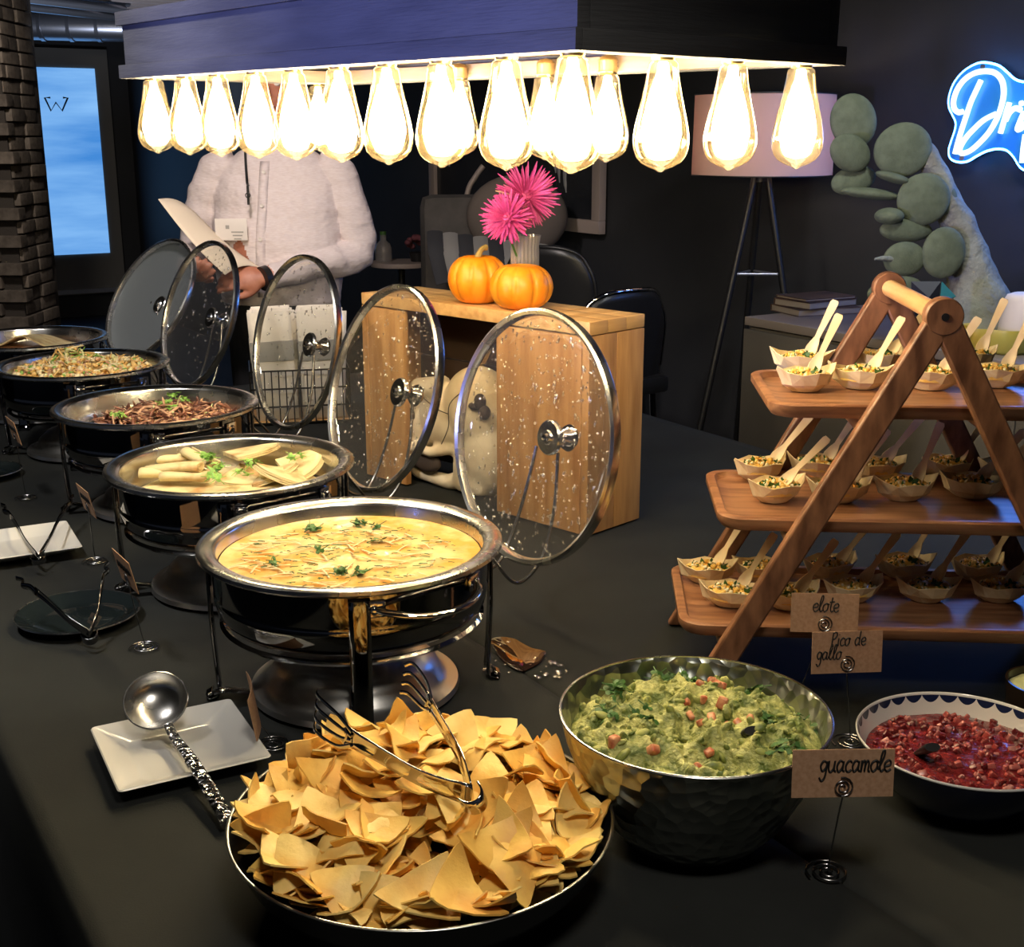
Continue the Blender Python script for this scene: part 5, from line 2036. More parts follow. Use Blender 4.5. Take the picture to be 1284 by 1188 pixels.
# small stack of napkins on a wooden tray behind the fourth lid
tr = Vector((-0.90, 3.38, T))
wt = thing('wooden_tray', 'small wooden tray left of the napkin basket', 'tray', tr, R(12))
q = MB()
q.box((0, 0, 0.006), (0.24, 0.17, 0.012), bev=0.002)
q.build('base', MT['pine'], wt)
for sy in (-1, 1):
    q = MB()
    q.box((0, sy * 0.08, 0.018), (0.24, 0.01, 0.036), bev=0.002)
    q.build('rail', MT['pine'], wt)
q = MB().box((0, 0, 0), (0.15, 0.13, 0.006), bev=0.0015)
flat_me = q.mesh('napkin', MT['napkin'], 40)
for k in range(10):
    o = link('napkin', flat_me, None, tr + Vector((rn.uniform(-.004, .004), rn.uniform(-.003, .003), 0.0155 + k * 0.0065)), (0, 0, R(12 + rn.uniform(-3, 3))))
    tag(o, 'flat white napkin in the low stack on the wooden tray, %s from the bottom' % ORD[k], 'napkin', 'flat napkins on the wooden tray')

# ================================================================== counter by the wall
p = at_y(934, 397, 3.55)
CTt, CTs, CTz = p.dot(B), p.dot(A), p.z
cn = thing('counter', 'grey-brown counter by the dark wall carrying the cactus', 'counter', st(CTs, CTt, 0), PHI)
CW, CLN = 0.52, 2.3
q = MB()
q.box((CW / 2 + 0.008, -CLN / 2, (CTz - 0.03) / 2), (CW - 0.016, CLN - 0.02, CTz - 0.03))
q.build('body', MT['linen'], cn)
q = MB()
q.box((CW / 2, -CLN / 2, CTz - 0.012), (CW, CLN, 0.024), bev=0.002)
q.build('counter_top', MT['linentop'], cn)
for k in range(5):
    q = MB()
    wq = CLN / 5
    q.box((0.003, -wq * (k + 0.5), (CTz - 0.03) / 2 + 0.01), (0.012, wq - 0.004, CTz - 0.06), bev=0.001)
    q.build('front_panel', MT['linen'], cn)


def on_c(u, v):      # point on the counter top
    return at_z(u, v, CTz)


# books
for k, (u, v, dz, ww, ll, ang, lab) in enumerate(((1008, 393, 0.0, 0.15, 0.21, 20, 'dark book at the bottom of the pile on the counter'), (1010, 391, 0.021, 0.14, 0.2, 34, 'dark book in the middle of the pile on the counter'),
                                                  (1012, 390, 0.042, 0.13, 0.19, 28, 'thin dark magazine on top of the pile on the counter'))):
    c_ = on_c(1030, 396) + Vector((0.0, 0.08, dz))
    bkk = thing('book', lab, 'book', c_, R(ang), 'books on the counter')
    th = 0.02 if k < 2 else 0.008
    q = MB()
    q.box((0, 0, th / 2), (ll - 0.006, ww - 0.004, th - 0.004))
    q.build('pages', MT['bookp'], bkk)
    for z in (0.001, th - 0.001):
        q = MB()
        q.box((0, 0, z), (ll, ww, 0.002))
        q.build('cover', MT['bookc'], bkk)
    q = MB()
    q.box((0, ww / 2, th / 2), (ll, 0.002, th))
    q.build('spine', MT['bookc'], bkk)

# cactus sculpture
CYd = 3.12
cb0 = at_y(1215, 400, CYd)
cac = thing('cactus_sculpture', 'pale green prickly pear cactus sculpture with leaning trunk', 'sculpture', (cb0.x, cb0.y, CTz))


def cpt(u, v, dy=0.0):
    return at_y(u, v, CYd + dy) - Vector((cb0.x, cb0.y, CTz))


trk = [(1128, 165, 9), (1150, 176, 13), (1165, 200, 17), (1178, 230, 20), (1192, 262, 22), (1206, 292, 25), (1214, 322, 30), (1218, 350, 38), (1222, 378, 52), (1222, 412, 62), (1220, 440, 64)]
pts = [cpt(u, v) for u, v, _ in trk]
rs = [w_ * CYd / FPX * 1.0 for _, _, w_ in trk]
sp = smooth_path(pts, 5)
rsp = []
for i in range(len(trk) - 1):
    for k in range(5):
        rsp.append(rs[i] + (rs[i + 1] - rs[i]) * k / 5)
rsp.append(rs[-1])
rsp = [max(0.012, r_) for r_ in rsp]
lowz = [i for i, p_ in enumerate(sp) if p_.z > 0.004]
sp, rsp = [sp[i] for i in lowz], [rsp[i] for i in lowz]
q = MB()
q.tube(sp, rsp, 22, flat=(0.8, 1))
for i, v in enumerate(q.v):
    q.v[i] = v + (v - sp[min(len(sp) - 1, i // 22)]).normalized() * 0.008 * noise.noise(v * 26)
    if q.v[i].z < 0:
        q.v[i].z = 0.0
q.build('trunk', MT['trunk'], cac, 180)
PADS = [(1070, 152, 28, 33, 20, 0.0, 0.02), (1066, 192, 28, 21, -30, 0.35, -0.03), (1070, 226, 31, 17, 12, 0.5, 0.0), (1132, 188, 36, 32, 10, 0.1, -0.03),
        (1120, 223, 23, 6, -15, 0.2, -0.04), (1092, 243, 38, 7, -6, 0.2, -0.03), (1158, 250, 33, 31, 0, 0.1, -0.05), (1115, 271, 18, 10, 0, 0.2, -0.07), (1136, 289, 37, 14, -3, 0.5, -0.05),
        (1183, 317, 27, 31, 0, 0.1, -0.07), (1134, 325, 27, 21, 0, 0.2, -0.07), (1122, 364, 36, 16, 8, 0.3, -0.1), (1180, 250, 20, 20, 0, 0.1, -0.03)]
for (u, v, ru, rv, an, tlt, dy) in PADS:
    c_ = cpt(u, v, dy)
    k = CYd / FPX
    q = MB()
    M_ = Matrix.Translation(c_) @ Matrix.Rotation(-R(an), 4, 'Y') @ Matrix.Rotation(tlt * 0.6, 4, 'Z')
    vs_, fs = [], []
    q.ball((0, 0, 0), (ru * k, 0.017 if rv > 10 else 0.03, rv * k), 26, 16, M_)
    q.build('pad', MT['cactus'], cac, 180)
q = MB()
q.tube([cpt(1118, 325, -0.08), cpt(1106, 324, -0.1), cpt(1097, 325, -0.11)], [0.008, 0.006, 0.003], 10)
q.build('bud', MT['trunk'], cac, 60)

# faceted ornament
fc = at_y(1162, 368, 2.86)
fc.z = max(fc.z, CTz + 0.05)
fo = thing('faceted_ornament', 'dark faceted glass ornament with teal side in front of the cactus', 'ornament', (fc.x, fc.y, CTz))
hh = fc.z - CTz
k = 2.86 / FPX
q = MB()
q.raw([(-24 * k, -0.02, hh + 16 * k), (10 * k, -0.035, hh + 17 * k), (8 * k, -0.045, hh - 8 * k), (-22 * k, -0.02, hh - 15 * k), (-8 * k, 0.03, hh + 5 * k), (-4 * k, 0.0, 0.0), (-6 * k, -0.05, hh - 2 * k)],
      [(0, 1, 6), (1, 2, 6), (2, 3, 6), (3, 0, 6), (0, 4, 1), (1, 4, 2), (3, 4, 0), (3, 2, 5), (2, 4, 5), (4, 3, 5)])
q.build('dark_body', MT['crystal'], fo, 0)
q = MB()
q.raw([(11 * k, -0.035, hh + 17 * k), (9 * k, -0.045, hh - 8 * k), (35 * k, -0.01, hh - 3 * k), (18 * k, -0.02, hh - 17 * k), (14 * k, 0.02, hh)],
      [(0, 1, 2), (1, 3, 2), (0, 2, 4), (2, 3, 4), (1, 4, 3), (0, 4, 1)])
q.build('teal_side', MT['teal'], fo, 0)
q = MB()
q.lathe([(0, 0), (0.03, 0), (0.03, 0.012), (0.012, 0.018), (0.01, hh * 0.9), (0, hh * 0.9)], 20)
q.build('foot', MT['crystal'], fo, 40)

# yellow dish with cream block at the right
yd0 = on_c(1262, 440)
yd = thing('yellow_dish', 'yellow scalloped ceramic dish on the counter at the right edge', 'dish', yd0)


def scal(p, a):
    f_ = 1 + 0.07 * math.cos(a * 7)
    return (p[0] * f_, p[1] * f_ * 0.75, p[2])


MB().lathe([(0, 0), (0.085, 0), (0.1, 0.01), (0.107, 0.055), (0.106, 0.06), (0.1, 0.056), (0.092, 0.014), (0, 0.01)], 84, None, 0, scal).build('dish', MT['yellow'], yd, 50)
cbk = tag(MB().lathe([(0, 0.0), (0.06, 0.0), (0.062, 0.004), (0.05, 0.11), (0.044, 0.122), (0.03, 0.127), (0, 0.128)], 40).build('cream_cone', MT['cream'], None, 60, yd0 + Vector((0.035, 0.0, 0.012))), 'rounded cream block standing in the yellow dish', 'ornament')

# ================================================================== floor lamp
LP = at_y(957, 170, 3.95)
fl = thing('floor_lamp', 'black tripod floor lamp with broad pale pink drum shade', 'lamp', (LP.x, LP.y, 0))
zt, zb = at_y(957, 116, 3.95 - 0.2).z, at_y(957, 222, 3.95 - 0.2).z
m, nt, p_, out_ = new_mat('pink_shade')
p_.inputs['Base Color'].default_value = lin('dcc2ba')
p_.inputs['Roughness'].default_value = 0.8
tl = nt.nodes.new('ShaderNodeBsdfTranslucent')
tl.inputs[0].default_value = lin('e8c6ba')
mx = nt.nodes.new('ShaderNodeMixShader')
mx.inputs[0].default_value = 0.4
nt.links.new(p_.outputs[0], mx.inputs[1])
nt.links.new(tl.outputs[0], mx.inputs[2])
nt.links.new(mx.outputs[0], out_.inputs[0])
MT['shade'] = m
SR_ = 0.215
MB().lathe([(SR_, zb), (SR_ * 0.99, zt), (SR_ * 0.98, zt), (SR_ * 0.99, zb), (SR_, zb)], 72).build('lamp_shade', MT['shade'], fl, 60)
q = MB()
for z in (zb, zt):
    q.lathe([(SR_ * 1.0, z - 0.002), (SR_ * 1.004, z), (SR_ * 1.0, z + 0.002), (SR_ * 0.985, z), (SR_ * 1.0, z - 0.002)], 72)
for a in (0, 2.09, 4.18):
    q.tube([(0, 0, zb + 0.06), (SR_ * 0.985 * math.cos(a), SR_ * 0.985 * math.sin(a), zb + 0.01)], 0.002, 6)
q.build('shade_ring', MT['blackmetal'], fl, 60)
q = MB()
q.lathe([(0, zb - 0.02), (0.025, zb - 0.02), (0.025, zb + 0.03), (0.012, zb + 0.04), (0.012, zb + 0.08), (0, zb + 0.085)], 24)
q.build('socket', MT['blackmetal'], fl, 40)
for a in (200, 335, 90):
    q = MB()
    d = Vector((math.cos(R(a)), math.sin(R(a)), 0))
    q.tube([d * 0.02 + Vector((0, 0, zb - 0.0)), d * 0.30], [0.011, 0.011], 8)
    q.build('leg', MT['blackmetal'], fl, 60)
q = MB()
zz = 0.35 + T
rr_ = 0.02 + 0.28 * (1 - zz / zb)
tp = [(rr_ * math.cos(R(a)), rr_ * math.sin(R(a)), zz) for a in (200, 335, 90)]
q.tube(tp, 0.004, 6, None, 0, True)
q.build('brace', MT['duct'], fl, 60)
q = MB()
q.ball((0, 0, zb + 0.12), (0.03, 0.03, 0.04), 16, 10)
q.build('lamp_bulb', emit('floor_lamp_bulb', (1.0, 0.85, 0.68), 30.0), fl, 180)

# ================================================================== framed print on the wall
WP = TW - 0.03


def on_wall(u, v, off=0.0):
    return at_plane(u, v, B, WP - off)


f0, f1 = on_wall(542, 268), on_wall(755, 288)
sL, sR, zbm = f0.dot(A), f1.dot(A), f1.z - 0.02
ztp = zbm + 0.95
fr = thing('framed_print', 'large dark print in pale frame on the wall behind the pumpkins', 'picture', st((sL + sR) / 2, WP, 0), PHI)
hl = (sL - sR) / 2
fw = 0.055
for (y, z, sy, sz) in ((0, zbm + fw / 2, 2 * hl, fw), (0, ztp - fw / 2, 2 * hl, fw), (hl - fw / 2, (zbm + ztp) / 2, fw, ztp - zbm - 2 * fw), (-hl + fw / 2, (zbm + ztp) / 2, fw, ztp - zbm - 2 * fw)):
    q = MB()
    q.box((0, y, z), (0.035, sy, sz), bev=0.003)
    q.build('frame_side', MT['frame'], fr)
q = MB()
q.box((0.008, 0, (zbm + ztp) / 2), (0.012, 2 * hl - 0.1, ztp - zbm - 0.1))
pr_ = q.build('print', MT['print'], fr)
q = MB()
for (yy, z_, h_) in ((-0.42, 0.2, 0.28), (-0.47, 0.16, 0.2), (-0.39, 0.24, 0.2), (0.55, 0.25, 0.12)):
    q.tube(smooth_path([(0.0, yy, zbm + z_), (0.0, yy + 0.012, zbm + z_ + h_ * 0.4), (0.0, yy - 0.01, zbm + z_ + h_)], 4), [0.004, 0.006, 0.012, 0.012, 0.014, 0.012, 0.01, 0.008, 0.003], 8, flat=(0.25, 1))
q.build('pale_streaks', MT['streak'], fr, 60)

# ================================================================== seats and side table in the back
def chair(base, rz, label, chrome, top=0.86):
    r = thing('chair', label, 'chair', base, rz, 'dark chairs behind the crate')
    s = 0.82
    sh = top - 0.40 * s
    q = MB()
    q.box((0, 0, sh), (0.46 * s, 0.44 * s, 0.06), bev=0.02)
    q.build('seat', MT['leather'], r)
    vs_, fs = [], []
    n1_, n2_ = 14, 10
    for j in range(n2_ + 1):
        t = j / n2_
        for i in range(n1_ + 1):
            a = -1.1 + 2.2 * i / n1_
            wtop = 0.23 * (1 - 0.35 * max(0, t - 0.6) ** 2 * 4)
            x = wtop * math.sin(a) / math.sin(1.1)
            y = 0.2 + 0.05 * t - 0.1 * (1 - math.cos(a))
            z = 0.40 * t - 0.05 * (abs(a) / 1.1) ** 3 * t
            vs_.append((x * s, y * s, z * s + sh))
    for j in range(n2_):
        for i in range(n1_):
            w0 = j * (n1_ + 1) + i
            fs.append((w0, w0 + 1, w0 + n1_ + 2, w0 + n1_ + 1))
    q = MB().raw(vs_, fs)
    o = q.build('backrest', MT['leather'], r, 180)
    md = o.modifiers.new('thick', 'SOLIDIFY')
    md.thickness = 0.03
    ed = [Vector(vs_[n2_ * (n1_ + 1) + i]) for i in range(n1_ + 1)]
    ed = [Vector(vs_[j * (n1_ + 1)]) for j in range(2, n2_)] + ed + [Vector(vs_[j * (n1_ + 1) + n1_]) for j in range(n2_ - 1, 1, -1)]
    q = MB()
    q.tube([p_ + Vector((0, -0.005, 0.0)) for p_ in ed], 0.009 if chrome else 0.008, 8)
    q.build('back_rim', MT['steel'] if chrome else MT['blackmetal'], r, 60)
    for sx_ in (-1, 1):
        for sy_ in (-1, 1):
            q = MB()
            q.tube([(sx_ * 0.18 * s, sy_ * 0.17 * s, sh - 0.02), (sx_ * 0.21 * s, sy_ * 0.2 * s, 0)], 0.012, 8)
            q.build('leg', MT['steel'] if chrome else MT['blackmetal'], r, 60)
    return r


def fit_floor(u, v, y):
    p_ = at_y(u, v, y)
    return p_


p = at_y(712, 305, 4.7)
chair(Vector((p.x, p.y, 0)), R(150), 'black leather chair with tall back behind the vase', False, p.z)
p = at_y(738, 357, 4.14)
chair(Vector((p.x + 0.02, p.y, 0)), R(215), 'dark chair with shiny chrome rim behind the crate', True, p.z)

# grey padded seat with striped cushion
sp0 = at_y(624, 300, 5.15)
ac = thing('armchair', 'dim grey padded armchair with cushions behind the pumpkins', 'armchair', (sp0.x, sp0.y, 0), R(12))
q = MB()
q.box((0, 0, 0.28), (0.6, 0.5, 0.36), bev=0.05)
q.build('seat_base', MT['bluecloth'], ac)
za = at_y(628, 232, 5.15).z
gm = mat('grey_upholstery', (0.09, 0.08, 0.075), 0.9, c2=(0.06, 0.055, 0.05), ns=12, bump=0.3, bs=40)
q = MB()
q.box((0.0, 0.2, (0.4 + za) / 2 - 0.02), (0.58, 0.12, za - 0.45), bev=0.05)
q.build('backrest', gm, ac)
for sx_ in (-1, 1):
    q = MB()
    q.box((sx_ * 0.31, 0.0, 0.5), (0.08, 0.5, 0.62), bev=0.035)
    q.build('armrest', gm, ac)
q = MB()
q.ball((0.08, 0.08, za - 0.13), (0.21, 0.09, 0.17), 24, 16)
tag(q.build('cushion', mat('taupe_cushion', (0.13, 0.105, 0.09), 0.85), None, 180, (sp0.x, sp0.y - 0.02, 0)), 'round taupe cushion on the dim grey armchair', 'cushion')
cu = thing('cushion', 'striped pale cushion on the armchair behind the pumpkins', 'cushion', (sp0.x, sp0.y - 0.16, 0))
zc_ = at_y(628, 308, 5.0).z
for k in range(9):
    q = MB()
    a = (k - 4) / 4
    q.tube(smooth_path([(-0.25 + 0.06 * k, 0.04, zc_ + 0.02 - 0.03 * a), (-0.24 + 0.06 * k, -0.05, zc_ - 0.05 - 0.03 * a), (-0.21 + 0.06 * k, -0.08, zc_ - 0.17 - 0.03 * a)], 4), 0.03, 10, flat=(0.35, 1.1))
    q.build('stripe', mat('stripe%d' % k, (0.22, 0.21, 0.2) if k % 2 else (0.03, 0.03, 0.035), 0.85), cu, 60)
arc = MB()
arc.tube(smooth_path([at_y(606, 208, 5.55), at_y(596, 222, 5.55), at_y(586, 243, 5.55), at_y(581, 300, 5.55), at_y(580, 420, 5.55), Vector((at_y(580, 420, 5.55).x, 5.55, 0.02))], 5), 0.012, 8)
tag(arc.build('curved_pole', MT['frame'], None, 60), 'thin curved pale pole behind the pumpkins', 'pole')

# side table with bottle and flowers
sp1 = at_y(503, 328, 5.75)
sd = thing('side_table', 'small dark side table right of the man', 'table', (sp1.x, sp1.y, 0))
q = MB()
q.lathe([(0, sp1.z), (0.14, sp1.z), (0.142, sp1.z - 0.01), (0.14, sp1.z - 0.02), (0, sp1.z - 0.02)], 36)
q.build('table_top', MT['frame'], sd, 40)
q = MB()
q.lathe([(0, 0), (0.13, 0), (0.13, 0.012), (0.02, 0.03), (0.016, sp1.z - 0.02), (0, sp1.z - 0.02)], 28)
q.build('pedestal', MT['blackmetal'], sd, 40)
bo = thing('glass_bottle', 'small glass bottle on the side table beside the man', 'bottle', (sp1.x - 0.08, sp1.y, sp1.z + 0.001))
MB().lathe([(0, 0), (0.035, 0), (0.038, 0.006), (0.038, 0.06), (0.03, 0.08), (0.014, 0.095), (0.014, 0.12), (0.012, 0.12), (0, 0.118)], 28).build('glass', MT['vase'], bo, 60)
MB().lathe([(0, 0.12), (0.015, 0.12), (0.015, 0.135), (0, 0.136)], 16).build('stopper', MT['herb'], bo, 40)
ps = thing('flower_pot', 'dim pink flowers in a small pot on the side table', 'flower', (sp1.x + 0.075, sp1.y, sp1.z + 0.001))
MB().lathe([(0, 0), (0.03, 0), (0.04, 0.04), (0.035, 0.042), (0, 0.036)], 24).build('pot', MT['blackmetal'], ps, 40)
q = MB()
for k in range(26):
    a, e = random.uniform(0, 6.28), random.uniform(0, 1.4)
    d = Vector((math.cos(a) * math.cos(e), math.sin(a) * math.cos(e), math.sin(e)))
    q.ball(d * 0.05 + Vector((0, 0, 0.06)), (0.016, 0.016, 0.013), 7, 5)
q.build('blossom', mat('dim_pink', (0.12, 0.03, 0.04), 0.8), ps, 180)

# ================================================================== the man behind the buffet
MX, MY = -0.80, 4.32
man = thing('person', 'person in a white button shirt holding a sheet of paper, head behind the bulbs', 'person', (MX, MY, 0), R(0))


def loft(q, rings, seg=28):
    vs_, fs = [], []
    for (cx, cy, z, rx, ry) in rings:
        for k in range(seg):
            a = 2 * PI * k / seg
            ca, sa_ = math.cos(a), math.sin(a)
            vs_.append((cx + rx * math.copysign(abs(ca) ** 0.85, ca), cy + ry * math.copysign(abs(sa_) ** 0.85, sa_), z))
    n = len(rings)
    for i in range(n - 1):
        for k in range(seg):
            fs.append((i * seg + k, i * seg + (k + 1) % seg, (i + 1) * seg + (k + 1) % seg, (i + 1) * seg + k))
    fs.append(tuple(range(seg))[::-1])
    fs.append(tuple((n - 1) * seg + k for k in range(seg)))
    q.raw(vs_, fs)


q = MB()
loft(q, [(0, 0.0, 0.80, .17, .12), (0, 0.0, .9, .185, .135), (0, -.01, .98, .2, .15), (0, -.03, 1.08, .213, .165), (0, -.03, 1.17, .216, .16), (0, -.01, 1.28, .214, .14), (0, .01, 1.36, .212, .125), (0, .015, 1.42, .19, .105), (0, .02, 1.46, .13, .085), (0, .02, 1.49, .065, .065), (0, .012, 1.56, .056, .06)])
q.ball((0, -.01, 1.665), (.074, .092, .115), 24, 18)
q.ball((0, -.02, 1.60), (.055, .07, .06), 20, 14)
q.tube([(0, -.095, 1.69), (0, -.118, 1.655), (0, -.1, 1.645)], [.009, .016, .012], 10)
for sx_ in (-1, 1):
    q.ball((sx_ * .077, 0.0, 1.665), (.012, .022, .033), 12, 10)
    q.tube(smooth_path([(sx_ * .095, 0, .9), (sx_ * .105, -.01, .7), (sx_ * .11, -.012, .5), (sx_ * .11, .015, .28), (sx_ * .11, .02, .09)], 3), [.098, .096, .09, .084, .078, .072, .064, .06, .06, .056, .05, .046, .044], 18)
    q.ball((sx_ * .115, -.06, .045), (.048, .135, .045), 18, 12)
# arms
SHL, ELL, WRL = Vector((.205, .01, 1.39)), Vector((.268, -.03, 1.135)), Vector((-.0, -.27, 1.075))
SHR, ELR, WRR = Vector((-.205, .01, 1.39)), Vector((-.285, -.02, 1.13)), Vector((-.255, -.27, 1.095))
for a_, e_, w_ in ((SHL, ELL, WRL), (SHR, ELR, WRR)):
    q.tube(smooth_path([a_ + Vector((-a_.x * .25, 0, .02)), a_, (a_ + e_) / 2 + Vector((a_.x * .06, 0, 0)), e_, (e_ * .55 + w_ * .45), w_], 4),
           [.062, .066, .068, .068, .068, .067, .066, .065, .063, .062, .061, .06, .058, .056, .053, .05, .047, .043, .04, .037, .034], 18)


def hand(q, wr, dirv, palm_n, curl, side):
    d = Vector(dirv).normalized()
    n_ = Vector(palm_n).normalized()
    n_ = (n_ - d * n_.dot(d)).normalized()
    s_ = d.cross(n_) * side
    M_ = Matrix((d, s_, n_)).transposed().to_4x4()
    M_.translation = wr + d * 0.05
    q.ball((0, 0, 0), (.055, .044, .02), 18, 12, M_)
    q.ball((-.03, 0, 0), (.035, .032, .022), 16, 10, M_)
    for i, (off, ln) in enumerate(((.031, .072), (.0105, .082), (-.0105, .077), (-.030, .06))):
        pts = [Vector((.03, off * .9, 0)), Vector((.052, off, .002))]
        ang_ = 0.0
        pp = pts[-1].copy()
        for sgm in (.42, .33, .25):
            ang_ += curl * (0.8 + 0.1 * i)
            pp = pp + Vector((math.cos(ang_), 0, -math.sin(ang_))) * ln * sgm
            pts.append(pp.copy())
        q.tube([M_ @ p_ for p_ in pts], [.0105, .0103, .0095, .0088, .007], 10)
    pts = [Vector((-.02, .03, -.004)), Vector((.008, .05, -.012)), Vector((.034, .056, -.018)), Vector((.055, .05, -.024))]
    q.tube([M_ @ p_ for p_ in pts], [.014, .0125, .011, .008], 10)


hand(q, WRL, (-1.0, -.18, -.02), (0.1, -0.85, 0.5), 0.42, -1)
hand(q, WRR, (.45, -.85, .05), (-.5, -.3, -.6), 0.5, 1)
me = q.mesh('body', [MT['shirt']], 180)
tmp = bpy.data.objects.new('tmp_body', me)
COL.objects.link(tmp)
rm = tmp.modifiers.new('r', 'REMESH')
rm.mode = 'VOXEL'
rm.voxel_size = 0.0062
sm = tmp.modifiers.new('s', 'SMOOTH')
sm.iterations = 3
sm.factor = 0.5
dg = bpy.context.evaluated_depsgraph_get()
me2 = bpy.data.meshes.new_from_object(tmp.evaluated_get(dg))
bpy.data.objects.remove(tmp)
me2.name = 'body'
me2.materials.clear()
for k in ('shirt', 'skin', 'trouser', 'blackmetal'):
    me2.materials.append(MT[k])


def region(c_):
    if c_.z > 1.475 and abs(c_.x) < .13:
        return 1
    for w_, e_ in ((WRL, ELL), (WRR, ELR)):
        d = (w_ - e_).normalized()
        if (c_ - w_).dot(d) > -0.012 and (c_ - w_).length < .26 and c_.y < -.17 and c_.z < 1.2:
            if (c_ - w_).length < 0.26:
                return 1
    if (c_ - WRL).length < .2 and c_.x < WRL.x + .012 and c_.y < -.22:
        return 1
    if c_.z < .1:
        return 3
    if c_.z < .97:
        return 2
    return 0


mis = [region(p_.center) for p_ in me2.polygons]
me2.polygons.foreach_set('material_index', mis)
# shirt wrinkles
isshirt = set()
for p_, mi_ in zip(me2.polygons, mis):
    if mi_ == 0:
        isshirt.update(p_.vertices)
nrms = [v.normal.copy() for v in me2.vertices]
for i in isshirt:
    v = me2.vertices[i]
    c_ = v.co
    ar = 1.6 if abs(c_.x) > 0.2 or c_.y < -.19 else 1.0
    wv = noise.noise(Vector((c_.x * 9 + c_.z * 5, c_.y * 9, c_.z * 15 + c_.x * 5))) * 0.006 * ar + abs(noise.noise(Vector((c_.x * 16 + c_.z * 10, c_.y * 10, c_.z * 7)))) * 0.006
    v.co = c_ + nrms[i] * (wv + 0.003)
me2.shade_smooth()
link('body', me2, man)
# shirt placket, buttons, collar, watch, badge, lanyard
def front_y(x, z):
    best = None
    hit, loc, nr, ix = man_body.ray_cast(Vector((x, -1, z)), Vector((0, 1, 0)))
    return loc.y if hit else -.15


man_body = [o for o in man.children][0]
bpy.context.view_layer.update()
PXo = -0.028
q = MB()
zs = [1.0 + 0.02 * k for k in range(23)]
vs_, fs = [], []
for z in zs:
    xx = PXo + 0.03 * (z - 1.2)
    y0_ = front_y(xx, z)
    if y0_ < -.2:
        y0_ = -.19
    vs_ += [(xx - .016, y0_ - .002, z), (xx, y0_ - .0045, z), (xx + .016, y0_ - .002, z)]
for i in range(len(zs) - 1):
    fs += [(i * 3, i * 3 + 1, i * 3 + 4, i * 3 + 3), (i * 3 + 1, i * 3 + 2, i * 3 + 5, i * 3 + 4)]
q.raw(vs_, fs)
o = q.build('placket', MT['shirt'], man, 180)
md = o.modifiers.new('thick', 'SOLIDIFY')
md.thickness = 0.003
for (u, v) in ((330, 216), (321, 258), (318, 299)):
    pz = at_y(u, v, MY - .16).z
    xx = PXo + 0.03 * (pz - 1.2)
    y0_ = max(-.2, front_y(xx, pz))
    MB().lathe([(0, 0), (.0065, 0), (.0065, .003), (.002, .002), (0, .002)], 14, Matrix.Translation((xx, y0_ - .0085, pz)) @ Matrix.Rotation(PI / 2, 4, 'X')).build('button', MT['badge'], man, 40)
MB().lathe([(.068, 0), (.078, .004), (.07, .045), (.064, .045), (.068, 0)], 32, Matrix.Translation((0, .018, 1.475)) @ Matrix.Diagonal((1, 1, 1, 1))).build('collar', MT['shirt'], man, 60)
bx = at_y(290, 288, MY - .2)
q = MB()
q.box((bx.x - MX, bx.y - MY, bx.z), (.105, .003, .07), Matrix.Translation((0, 0, 0)), bev=.001)
bd = q.build('badge', MT['badge'], man)
q = MB()
q.box((bx.x - MX - .012, bx.y - MY - .002, bx.z + .008), (.012, .001, .012))
for k in range(3):
    q.box((bx.x - MX + .02, bx.y - MY - .002, bx.z - .008 - .011 * k), (.04 - .008 * k, .001, .004))
q.build('badge_print', MT['napband'], bd)
cl0 = at_y(311, 245, MY - .2)
q = MB()
q.tube(smooth_path([(-.09, -.06, 1.47), (-.075, -.13, 1.38), (cl0.x - MX, cl0.y - MY + .01, cl0.z + .03)], 5), .0035, 6, flat=(.4, 1.4))
q.tube([(cl0.x - MX, cl0.y - MY, cl0.z + .03), (cl0.x - MX, cl0.y - MY, cl0.z - .03)], .004, 8)
q.lathe([(.006, -.002), (.009, 0), (.006, .002), (.006, -.002)], 16, Matrix.Translation((cl0.x - MX, cl0.y - MY - .004, cl0.z)) @ Matrix.Rotation(PI / 2, 4, 'X'))
q.build('lanyard', MT['blackmetal'], man, 60)
q = MB()
d = (WRL - ELL).normalized()
wc = WRL - d * .006
q.tube([wc, wc + d * .022], .04, 20)
q.build('watch', MT['blackmetal'], man, 60)
q = MB()
q.ball((0, .012, 1.695), (.081, .092, .1), 24, 16)
q.build('hair', MT['hair'], man, 180)
for sx_ in (-1, 1):
    q = MB()
    q.ball((sx_ * .03, -.088, 1.685), (.012, .008, .008), 12, 8)
    q.build('eye', MT['badge'], man, 180)
q = MB()
q.tube(smooth_path([(-.024, -.088, 1.615), (0, -.097, 1.612), (.024, -.088, 1.615)], 4), .004, 6)
q.build('mouth', mat('lips', (.3, .12, .1), .5), man, 60)

# sheet of paper in his hands
pa = [at_y(198, 250, 4.02), at_y(246, 268, 4.16), at_y(330, 338, 4.10), at_y(282, 345, 3.97)]
q = MB()
n = 10
vs_, fs = [], []
for i in range(n + 1):
    for j in range(n + 1):
        s_, t_ = i / n, j / n
        pnt = (pa[0] * (1 - s_) + pa[3] * s_) * (1 - t_) + (pa[1] * (1 - s_) + pa[2] * s_) * t_
        pnt = pnt + Vector((0, 0.0, 0.02 * math.sin(PI * t_) - 0.015 * math.sin(PI * s_)))
        vs_.append(pnt - pa[3])
for i in range(n):
    for j in range(n):
        w0 = i * (n + 1) + j
        fs.append((w0, w0 + 1, w0 + n + 2, w0 + n + 1))
q.raw(vs_, fs)
o = q.build('paper_sheet', MT['paper'], None, 180, pa[3])
md = o.modifiers.new('thick', 'SOLIDIFY')
md.thickness = 0.0012
tag(o, 'cream sheet of paper held by the man in the white shirt', 'paper')

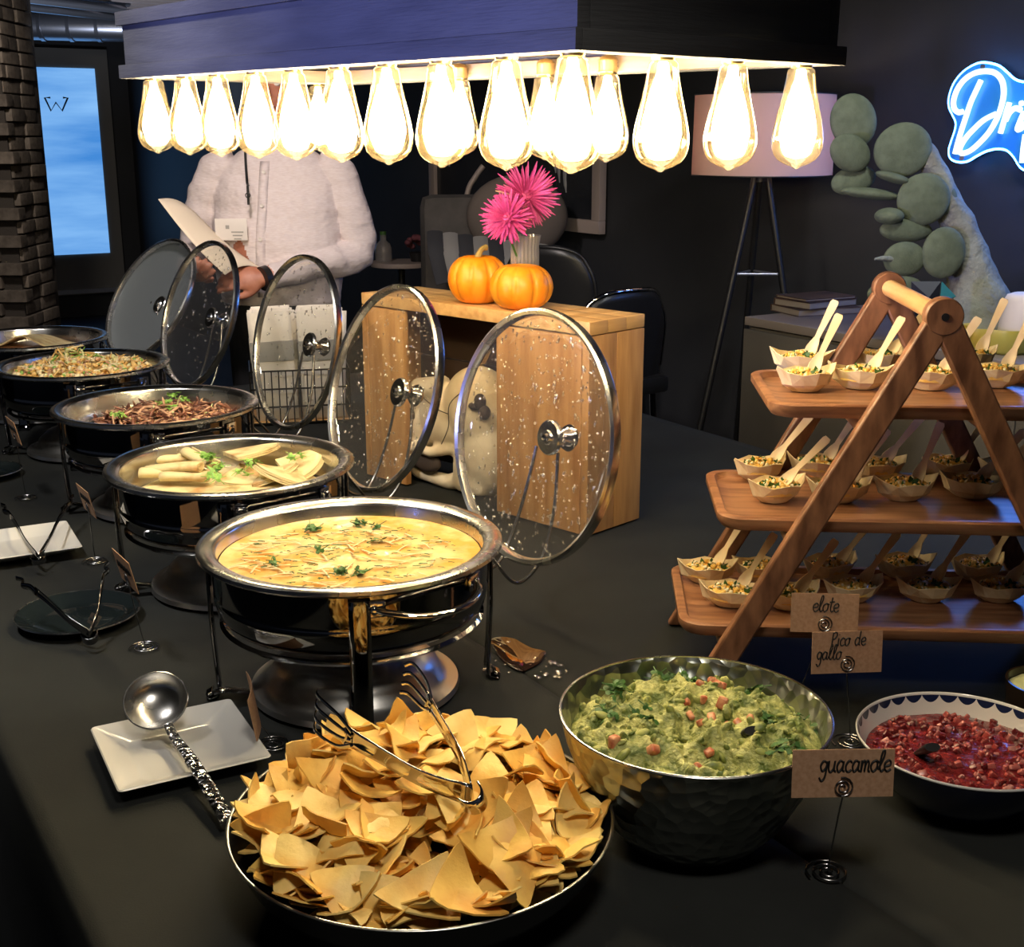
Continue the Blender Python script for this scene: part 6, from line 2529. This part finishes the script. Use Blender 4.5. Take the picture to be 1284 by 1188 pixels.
# ================================================================== neon sign on the dark wall
sgn_c = on_wall(1240, 145)
lamp('neon_fill_light', 'POINT', on_wall(1345, 150, 0.22), None, 7, (0.08, 0.26, 1.0), 0.12)  # added out of frame to strengthen the sign's blue glow
ns = thing('neon_sign', 'blue-white neon script sign starting with Dri on clear backing', 'sign', sgn_c)


def nw(u, v, off=0.0):
    return on_wall(u, v, off) - sgn_c


def crop6(pts, off):
    return [nw(1160 + x * 0.143, 60 + y * 0.143, off) for x, y in pts]


strokes = [
    [(330, 560), (290, 565), (255, 530), (250, 460), (285, 360), (350, 275), (440, 220), (540, 205), (620, 225), (675, 290), (690, 390), (672, 500), (630, 620), (560, 740), (470, 840), (390, 905), (320, 925), (305, 885), (350, 800), (430, 710), (520, 630), (620, 580)],
    [(490, 285), (450, 370), (400, 480), (360, 600), (320, 720), (285, 840), (262, 930)],
    [(740, 480), (715, 560), (690, 650), (660, 750)],
    [(705, 640), (740, 570), (790, 530), (840, 545)],
    [(870, 560), (835, 640), (810, 715), (850, 700), (900, 640)],
    [(835, 490), (855, 485)],
    [(880, 760), (862, 880), (850, 1010)],
]
for s_ in strokes:
    q = MB()
    q.tube(smooth_path(crop6(s_, 0.03), 5), 0.0078, 10)
    q.build('neon_tube', MT['neon'], ns, 180)
bk_out = [(520, 130), (430, 150), (330, 215), (255, 310), (215, 420), (210, 510), (240, 585), (270, 650), (265, 720), (235, 810), (210, 900), (225, 970), (290, 1000), (370, 995), (450, 950), (540, 905), (640, 885), (720, 900), (780, 960), (830, 1040), (900, 1080), (1050, 1080), (1080, 800), (1080, 400), (1000, 300), (860, 300), (780, 270), (720, 215), (640, 155)]
po = smooth_path(crop6(bk_out, 0.012), 4, True)
pi_ = smooth_path(crop6(bk_out, 0.018), 4, True)
n = len(po)
q = MB()
q.raw(list(po) + list(pi_), [tuple(range(n)), tuple(range(n, 2 * n))[::-1]] + [(i, (i + 1) % n, n + (i + 1) % n, n + i) for i in range(n)])
q.build('backing_panel', MT['acrylic'], ns, 40)
q = MB()
q.tube(smooth_path(crop6(bk_out, 0.016), 4, True), 0.0035, 6, None, 0, True)
q.build('edge_glow', emit('neon_edge', (0.06, 0.3, 1.0), 18.0), ns, 60)
q = MB()
for (x, y) in ((505, 165), (320, 965)):
    a = nw(1160 + x * .143, 60 + y * .143, 0.02)
    q.tube([a, a + B * 0.05], 0.008, 10)
q.build('standoff', MT['duct'], ns, 60)
